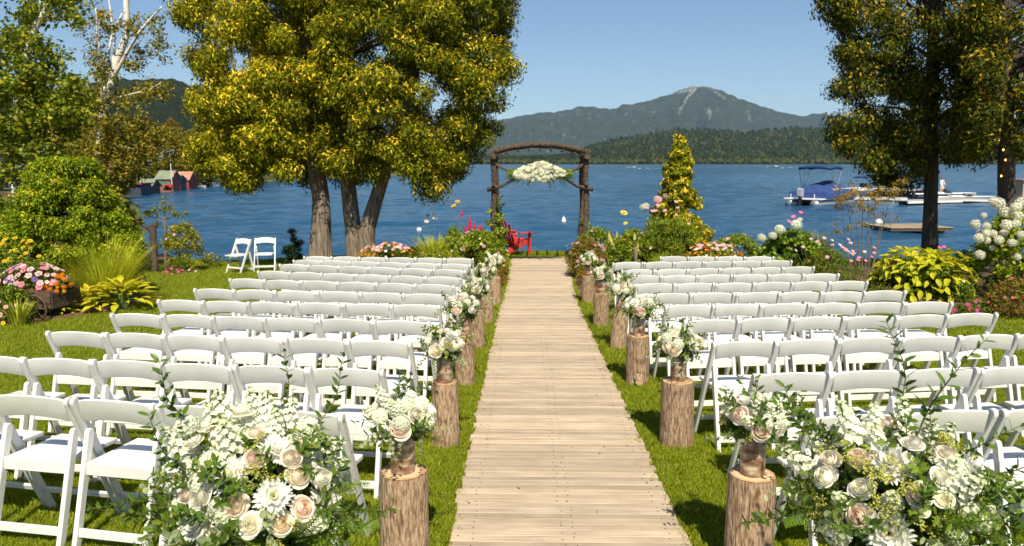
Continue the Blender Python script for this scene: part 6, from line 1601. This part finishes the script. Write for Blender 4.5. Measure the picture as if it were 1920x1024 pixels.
# C, D, E
D = 99; gable('boathouse', 'brick red boathouse below the flagpole', 'boathouse', WB(316, 354, D), 1.9, 3.0, 1.5, 2.5, M['brick_red'], M['green_roof'], R(0), windows=((-.3, .9, .4, .5),), over=.2)
D = 101; gable('boathouse', 'narrow dark blue boathouse between two red ones', 'boathouse', WB(333, 353, D), 1.2, 2.6, 1.35, 1.9, M['dark_wall'], M['grey_roof'], R(0), doors=((0, .55, .8, 1.1, M['brown_wall']),), over=.12)
D = 106; gable('boathouse', 'red boathouse with orange roof, farthest right on the shore', 'boathouse', WB(350, 350, D), 1.7, 2.6, 1.25, 2.3, M['red_wall'], M['orange_roof'], R(0), windows=((.2, .7, .4, .5),), over=.2)
D = 118; gable('boathouse', 'small pale boathouse at the end of the docks beyond the orange roof', 'boathouse', WB(392, 346, D), 2.2, 2.4, 1.0, 1.8, M['white_paint'], M['grey_roof'], R(0), doors=((0, .45, 1.2, .9, M['dark_wall']),), over=.12)
D = 122; gable('house', 'grey house with dark gabled roof in the trees behind the boathouses', 'house', Vector((*at(305, 320, D).xy, -.5)), 3.5, 3.2, 2.6, 4.3, M['brown_wall'], M['grey_roof'], R(10), over=.3)
c = WB(322, 352, 97); t = thing('flagpole', 'white flagpole with a limp striped flag above the boathouses', 'flagpole', c); MB().tube([(0, 0, 0), (0, 0, 4.0)], .05, 8).obj('pole', M['white_paint'], t)
M['flag_red'] = plain('flag_red', (.55, .04, .05), .8); M['flag_blue'] = plain('flag_blue', (.03, .05, .22), .8)
for k in range(5): MB().box((.10 + .055 * k, -.02 * math.sin(k * 2), 2.35 - .05 * k), (.056, .03, .95 - .06 * k)).obj('flag_stripe', M['flag_red'] if k % 2 == 0 else M['white_paint'], t)
MB().box((.13, -.03, 2.75), (.13, .035, .28)).obj('flag_canton', M['flag_blue'], t)
c = WB(304, 354, 92); c.z += .3; t = thing('parasol', 'dark green parasol open on the boathouse dock', 'parasol', c); MB().tube([(0, 0, 0), (0, 0, 1.0)], .025, 6).obj('pole', M['white_paint'], t); MB().lathe([(1.0, .78), (.98, .8), (.5, .95), (.01, 1.06)], seg=8).obj('canopy', M['umb'], t)
for i, (px0, px1, py) in enumerate(((262, 302, 361), (300, 352, 357), (350, 398, 352))):
    a, b = W(px0, py), W(px1, py - 2); m_ = (a + b) / 2; t = thing('dock', ('first', 'middle', 'last')[i] + ' pale section of the boathouse dock on the left shore', 'dock', (m_.x, m_.y, WATER + .18), math.atan2(b.y - a.y, b.x - a.x))
    MB().box((0, .6, 0), ((b - a).length, 1.6, .12)).obj('deck', M['pale_dock'], t)
    mb = MB(); 
    for k in range(5): mb.tube([(-(b - a).length / 2 * (1 - k / 2), -.1, -.8), (-(b - a).length / 2 * (1 - k / 2), -.1, .25)], .07, 6)
    mb.obj('piles', M['brown_wall'], t)['kind'] = 'stuff'
for i, px in enumerate((309, 313, 319)): 
    c = WB(px, 355, 93); c.z += .22; t = thing('dock_chair', f'tiny red dock chair beside the parasol, {ORD[i + 1]} from it', 'garden chair', c); MB().box((0, 0, .22), (.35, .35, .06)).obj('seat', M['red'], t); MB().box((0, .18, .45), (.35, .05, .5)).obj('backrest', M['red'], t); MB().box((0, 0, .1), (.3, .3, .2)).obj('frame', M['red'], t)
def hull(L, w, h, bow=.35, n=12):
    """lofted boat hull, bow at +x"""
    P = np.zeros((n, 9, 3))
    for i in range(n):
        f = i / (n - 1); x = -L / 2 + L * f; k = 1 if f < 1 - bow else math.sqrt(max(0.0, 1 - ((f - 1 + bow) / bow) ** 2)); sheer = h * (1 + .25 * f * f)
        for j in range(9):
            u = -1 + j / 4; P[i, j] = (x + .12 * L * 0, u * w / 2 * k * (1 if abs(u) > .7 else .9), sheer * (abs(u) ** 2.2) - .12 * h)
    return P
def motor_boat(name, label, c, rz, L, w, h, mat, cabin=True, canopy=None, group=None):
    t = thing(name, label, 'boat', c, rz, group)
    link('hull', grid_mesh('hull', hull(L, w, h), mat), t)
    P = hull(L, w, h); ring = [tuple(P[i, 0]) for i in range(12)] + [tuple(P[i, 8]) for i in range(11, -1, -1)]
    V = [(p[0], p[1] * .97, p[2] - .06) for p in ring]; me = bpy.data.meshes.new('deck'); me.from_pydata(V, [], [tuple(range(len(V)))]); me.materials.append(M['white_paint']); link('deck', me, t)
    MB().prism([(-.05, h * 1.0), (.35, h * 1.0), (-.1, h * 1.75), (-.16, h * 1.75)], -w * .36, w * .36, axis='y').obj('windshield', M['glass'], t)
    MB().box((-L * .18, 0, h * 1.05), (L * .22, w * .6, h * .35)).obj('seat', M['white_paint'], t, bevel=.03)
    if canopy:
        MB().prism([(-.9, h * 2.4), (.5, h * 2.5), (.5, h * 2.62), (-.2, h * 2.75), (-.9, h * 2.52)], -w * .45, w * .45, axis='y').obj('canopy', canopy, t)
        for sx in (-.8, .4):
            for sy in (-1, 1): MB().tube([(sx * .6, sy * w * .44, h * .9), (sx, sy * w * .44, h * 2.45)], .02, 5).obj('canopy_pole', M['bolt'], t)
    MB().box((-L / 2 - .12, 0, h * .75), (.3, .3, .7)).obj('motor', M['black'], t, bevel=.05)
    return t
M['hull_white'] = plain('gelcoat', (.78, .77, .74), .25); M['hull_dark'] = plain('dark_hull', (.07, .03, .03), .3)
c = W(372, 354); c.z = WATER + .05; motor_boat('moored_boat', 'small white boat moored at the boathouse dock under the orange roof', c, R(5), 2.2, 1.0, .4, M['hull_white'])
# house at the left edge
D = 58; hz = at(36, 330, D); t = gable('house', 'grey roofed house with red trimmed dormer half hidden by trees at the left edge', 'house', Vector((hz.x, hz.y, -1.2)), 5.0, 5.0, 2.6, 4.3, M['brown_wall'], M['grey_roof'], R(-6), windows=((-.2, 1.6, .9, 1.1), (1.3, 1.6, .9, 1.1)), over=.45)
MB().prism([(-.55, 2.3), (.55, 2.3), (.55, 3.2), (0, 3.9), (-.55, 3.2)], -2.95, -1.2, axis='y').obj('dormer', M['red_wall'], t).location = (-1.6, 0, 0)
MB().box((-1.6, -2.99, 2.85), (.6, .06, .7)).obj('dormer_window', M['glass'], t)
mb = MB(); mb.box((-1.6 - .33, -2.45, 3.66), (.85, 1.3, .06), rot=(0, R(-50), 0)); mb.box((-1.6 + .33, -2.45, 3.66), (.85, 1.3, .06), rot=(0, R(50), 0)); mb.obj('dormer_roof', M['grey_roof'], t)
for x in (-2.2, 0, 2.2): MB().box((x, -3.3, .9), (.14, .14, 3.4)).obj('porch_post', M['white_paint'], t)
MB().box((0, -3.0, 2.62), (5.4, 1.4, .10), rot=(R(10), 0, 0)).obj('porch_roof', M['grey_roof'], t)
D = 74; gable('house', 'small red roofed cottage among the trees behind the birch', 'house', Vector((*at(198, 320, D).xy, -1.0)), 2.2, 2.4, 1.9, 3.0, M['red_wall'], M['orange_roof'], R(0), windows=((0, 1.3, .5, .6),), over=.25)

# ================================================================== BOATS ON THE RIGHT
M['blue'] = noisy('blue_canvas', (.012, .035, .13), (.025, .065, .25), 2.5, .75, bump=1.0, bscale=3, dist=.12); M['navy'] = plain('navy_canvas', (.01, .045, .13), .7)
M['alu'] = plain('aluminium', (.55, .56, .57), .3, .8); M['silver'] = plain('motor_silver', (.45, .47, .50), .3, .3)
p0 = W(1546, 383); pt = thing('pontoon_boat', 'pontoon boat under a royal blue cover with raised navy canopy', 'boat', (p0.x, p0.y + .6, WATER), R(46)); pt.scale = (1.28, 1.32, 1.22)
L, w = 6.8, 2.5
for s in (-1, 1): MB().tube([(-L / 2, s * .85, .12), (L / 2 - .8, s * .85, .12), (L / 2 - .2, s * .85, .25), (L / 2, s * .85, .42)], [.30, .30, .2, .05], 14).obj('pontoon', M['alu'], pt, smooth_=True)
MB().box((0, 0, .48), (L, w, .10)).obj('deck', M['hull_white'], pt, bevel=.02)
for s in (-1, 1):
    fe = MB().box((1.0, s * (w / 2 - .05), .86), (L - 2.4, .05, .66)).obj('side_panel', M['hull_white'], pt, bevel=.01)
    for k in range(4): MB().box((-.3 + .75 * k, s * (w / 2 - .015), .98), (.55, .03, .30)).obj('window', M['glass'], fe)
n, m_ = 24, 13; P = np.zeros((n, m_, 3)); pr = [(-2.5, .95), (-2.0, 1.15), (-1.0, 1.55), (-.2, 1.62), (.9, 1.78), (1.6, 1.45), (2.4, 1.05), (2.7, .95)]
for i in range(n):
    x = -2.5 + 5.2 * i / (n - 1); top = float(np.interp(x, [q[0] for q in pr], [q[1] for q in pr]))
    for j in range(m_):
        u = -1 + 2 * j / (m_ - 1); e = abs(u); z = top - (top - .92) * e ** 1.5 * 1.0 if e < .84 else .92 - (e - .84) / .16 * .38
        y = u * (w / 2 + .03) / .84 if e < .84 else math.copysign(w / 2 + .05, u)
        P[i, j] = (x, y, z + .035 * math.sin(i * 1.9 + j * .8) * (1 - e) - .05 * math.sin(PI * ((i * .5) % 1)) * (1 - e))
link('cover', grid_mesh('cover', P, M['blue']), pt)
for xx, i in ((-2.5, 0), (2.7, n - 1)):
    ed = [tuple(q) for q in P[i]]; V = ed + [(xx, ed[-1][1], .5), (xx, ed[0][1], .5)]; me = bpy.data.meshes.new('cover_end'); me.from_pydata(V, [], [tuple(range(len(V)))]); me.materials.append(M['blue']); link('cover_end', me, pt)
P = np.zeros((9, 7, 3))
for i in range(9):
    for j in range(7): x = -1.6 + 2.0 * i / 8; u = -1 + j / 3; P[i, j] = (x, u * 1.1, 2.62 + .08 * math.sin(PI * i / 8) - .10 * abs(u) ** 3)
cn = link('canopy', grid_mesh('canopy', P, M['navy']), pt); md = cn.modifiers.new('thick', 'SOLIDIFY'); md.thickness = .22
for s in (-1, 1):
    for (xa, xb) in ((-.7, -1.55), (-.6, .35), (-.65, -.6)): MB().tube([(xa, s * 1.15, 1.0), (xb, s * 1.08, 2.58)], .025, 6).obj('canopy_pole', M['alu'], pt)
mo = MB().box((-L / 2 - .28, 0, .95), (.42, .40, .62)).obj('motor', M['silver'], pt, bevel=.09, seg=2); MB().box((-L / 2 - .25, 0, .35), (.20, .14, .9)).obj('motor_leg', M['black'], mo)
for s in (-.8, .8): MB().tube([(-L / 2 + .1, s, .5), (-L / 2 + .1, s, .85)], .03, 6).obj('stern_post', M['hull_white'], pt)
def dock_sec(label, p, q, wd):
    a, b = Vector(p), Vector(q); m_ = (a + b) / 2; L = (b - a).length; t = thing('floating_dock', label, 'dock', (m_.x, m_.y, WATER + .30), math.atan2(b.y - a.y, b.x - a.x))
    nb = min(40, int(L / .3)); me = MB().box((0, 0, 0), (L / nb * .93, wd, .05)).mesh('plank', M['pale_dock'])
    for k in range(nb): link('plank', me, t, (-L / 2 + L * (k + .5) / nb, 0, .06))
    MB().box((0, -wd / 2 + .04, -.06), (L, .08, .20)).obj('side_beam', M['white_paint'], t); MB().box((0, wd / 2 - .04, -.06), (L, .08, .20)).obj('side_beam', M['white_paint'], t)
    for k in range(max(2, int(L / 2.4))): MB().box((-L / 2 + (k + .5) * 2.4, 0, -.24), (1.3, wd * .8, .28)).obj('float', M['black'], t)
dock_sec('nearest white edged floating dock beside the dark tree trunk', W(1688, 384), W(1790, 381), 1.6)
dock_sec('long floating dock running right from the dark tree trunk', W(1740, 378), W(1872, 381), 1.5)
dock_sec('floating dock behind the pontoon boat', W(1590, 376), W(1700, 378), 1.5)
c = W(1622, 369); motor_boat('motor_boat', 'white motorboat with dark striped hull moored just behind the pontoon boat', c, R(20), 5.6, 2.1, .85, M['hull_white'], canopy=M['navy'])
c = W(1690, 370); motor_boat('motor_boat', 'white motorboat with maroon hull left of the dark tree trunk', c, R(8), 5.4, 2.0, .8, M['hull_dark'])
c = W(1772, 372); motor_boat('motor_boat', 'low white motorboat carrying two people, right of the dark tree trunk', c, R(-4), 6.2, 2.1, .55, M['hull_white'])
c = W(1812, 376); motor_boat('motor_boat', 'flat pale boat at the dock nearest the right cedar trunk', c, R(-8), 5.4, 1.7, .40, M['hull_white'])
c = W(1925, 374); t = thing('boat_cabin', 'tan cabin with framed windows on the dock at the right edge', 'cabin', c); MB().box((0, 0, 1.1), (2.4, 2.2, 1.6)).obj('wall', plain('tan', (.45, .32, .2), .7), t); MB().box((0, 0, 1.98), (2.8, 2.6, .14)).obj('roof', M['orange_roof'], t)
for k in range(2): f_ = MB().box((-.65 + 1.1 * k, -1.12, 1.2), (.8, .06, .8)).obj('window', M['white_paint'], t); MB().box((-.65 + 1.1 * k, -1.16, 1.2), (.66, .03, .66)).obj('pane', M['glass'], f_)
MB().box((0, 0, .18), (3.0, 2.6, .2)).obj('deck', M['pale_dock'], t)
# swim raft
c = W(1718, 437); t = thing('swim_raft', 'square wooden swimming raft floating behind the lime green bush', 'raft', (c.x, c.y + 1.0, WATER + .22), R(6))
rp = MB().box((0, 0, 0), (.235, 2.7, .04)).mesh('plank', noisy('raft_boards', (.22, .16, .10), (.36, .28, .19), 5, .85, stretch=(5, 1, 1), rand=.2), bevel=.006)
for k in range(14): link('plank', rp, t, (-1.72 + .25 * k + .1, 0, .08))
MB().box((.0, 0, -.02), (3.5, 2.6, .14)).obj('frame', M['brown_wall'], t)
for sx in (-1.2, 1.2): MB().tube([(sx, -1.2, -.15), (sx, 1.2, -.15)], .16, 10).obj('float', M['black'], t)
# buoys
for (px, py, lb) in ((786, 433, 'small white round buoy floating left of the arch'), (1057, 416, 'white cone topped buoy floating inside the arch opening')):
    c = W(px, py); t = thing('buoy', lb, 'buoy', c); MB().ball((0, 0, .05), .15, 14, 8).obj('float', M['white_paint'], t, smooth_=True)
    if px > 900: MB().lathe([(.12, .14), (.10, .24), (.03, .28), (.02, .38), (.001, .385)], seg=12).obj('top', M['white_paint'], t, smooth_=True)
c = W(1665 + 12, 424.5); t = thing('buoy', 'white ball buoy just behind the swimming raft', 'buoy', (c.x, c.y + 2, WATER)); MB().ball((0, 0, .08), .22, 14, 8).obj('float', M['white_paint'], t, smooth_=True)
# speedboats far out
for (px, py, lb, s) in ((1450, 315, 'distant white speedboat with wake, the larger one', 1.0), (1185, 316, 'distant tiny white speedboat under the wooded hill', .8)):
    c = W(px, py); t = motor_boat('speedboat', lb, c, R(170), 9 * s, 3 * s, 1.2 * s, M['hull_white'])
    P = np.zeros((9, 5, 3))
    for i in range(9):
        for j in range(5): f = i / 8; P[i, j] = (-5 * s - 14 * f, (-1 + j / 2) * (1.2 + 1.2 * f), .12 + .14 * math.sin(i * 2 + j) * (1 - f))
    link('wake_foam', grid_mesh('wake_foam', P, M['white_paint']), t)
# people on the low boat
def person(label, loc, rz, skin, top_c, leg_c, arm=0, h=1.68, hair=(.05, .03, .02)):
    t = thing('person', label, 'person', loc, rz)
    J = {'pel': (0, 0, .93), 'sp': (0, 0, 1.12), 'ch': (0, .0, 1.30), 'ne': (0, 0, 1.46), 'hb': (0, -.02, 1.54), 'hd': (0, -.02, 1.63)}
    V = [J['pel'], J['sp'], J['ch'], J['ne'], J['hb'], J['hd']]; E = [(0, 1), (1, 2), (2, 3), (3, 4), (4, 5)]; Rr = [.13, .115, .13, .052, .085, .085]
    for s in (-1, 1):
        b = len(V); V += [(s * .10, 0, .86), (s * .11, -.02, .48), (s * .11, .02, .08), (s * .11, -.12, .04)]; E += [(0, b), (b, b + 1), (b + 1, b + 2), (b + 2, b + 3)]; Rr += [.095, .058, .04, .035]
        b = len(V); hx = (s * .20, -.0, 1.38); el = (s * .27, -.02, 1.12); wr = (s * .24, -.12 - .15 * arm, .92 + .25 * arm); ha = (s * .23, -.17 - .2 * arm, .86 + .3 * arm)
        V += [hx, el, wr, ha]; E += [(2, b), (b, b + 1), (b + 1, b + 2), (b + 2, b + 3)]; Rr += [.058, .042, .03, .035]
    me = bpy.data.meshes.new('body'); me.from_pydata(V, E, [])
    bm = bmesh.new(); bm.from_mesh(me); ly = bm.verts.layers.skin.verify()
    for v, r in zip(bm.verts, Rr): v[ly].radius = (r, r * (.72 if r > .1 else 1))
    bm.verts.ensure_lookup_table(); bm.verts[0][ly].use_root = True
    bm.to_mesh(me); bm.free()
    m, tn, nn, bb = newmat('figure'); tc = nn.new('ShaderNodeTexCoord'); sp_ = nn.new('ShaderNodeSeparateXYZ'); tn.links.new(tc.outputs['Object'], sp_.inputs[0])
    r = ramp(nn, [(0, skin), (.26, leg_c), (.555, top_c), (.86, skin)], 'CONSTANT'); mr = nn.new('ShaderNodeMapRange'); mr.inputs['From Max'].default_value = 1.68; tn.links.new(sp_.outputs[2], mr.inputs['Value']); tn.links.new(mr.outputs[0], r.inputs[0]); tn.links.new(r.outputs[0], bb.inputs['Base Color'])
    me.materials.append(m); o = link('body', me, t); o.modifiers.new('skin', 'SKIN'); sb = o.modifiers.new('sub', 'SUBSURF'); sb.levels = sb.render_levels = 2; o.data.materials[0] = m
    hr_ = plain('hair', hair, .7); MB().ball((0, .01, 1.655), .098, 12, 8).obj('hair', hr_, t, smooth_=True)
    t.scale = (h / 1.7,) * 3
c = W(1764, 372); person('person in a white top and pale shorts standing on the low motorboat', (c.x, c.y, WATER + .5), R(20), (.55, .32, .23), (.78, .74, .72), (.62, .52, .48), .3)
c = W(1772, 372); person('person in dark orange top bending beside the other on the low motorboat', (c.x, c.y + .5, WATER + .5), R(60), (.42, .24, .16), (.30, .13, .06), (.55, .52, .50), .9, 1.55)

# ================================================================== AIR
m = bpy.data.materials.new('haze'); m.use_nodes = True; n = m.node_tree.nodes; n.clear(); o_ = n.new('ShaderNodeOutputMaterial'); v = n.new('ShaderNodeVolumePrincipled')
v.inputs['Color'].default_value = (.42, .68, 1.0, 1); v.inputs['Density'].default_value = 4.4e-5; v.inputs['Anisotropy'].default_value = 0.0
m.node_tree.links.new(v.outputs[0], o_.inputs['Volume'])
hb_ = MB().box((0, 6000, 496), (24000, 16000, 1000)); ho_ = hb_.obj('haze', m); ho_.location = (0, 0, 0); tag(ho_, kind='stuff')
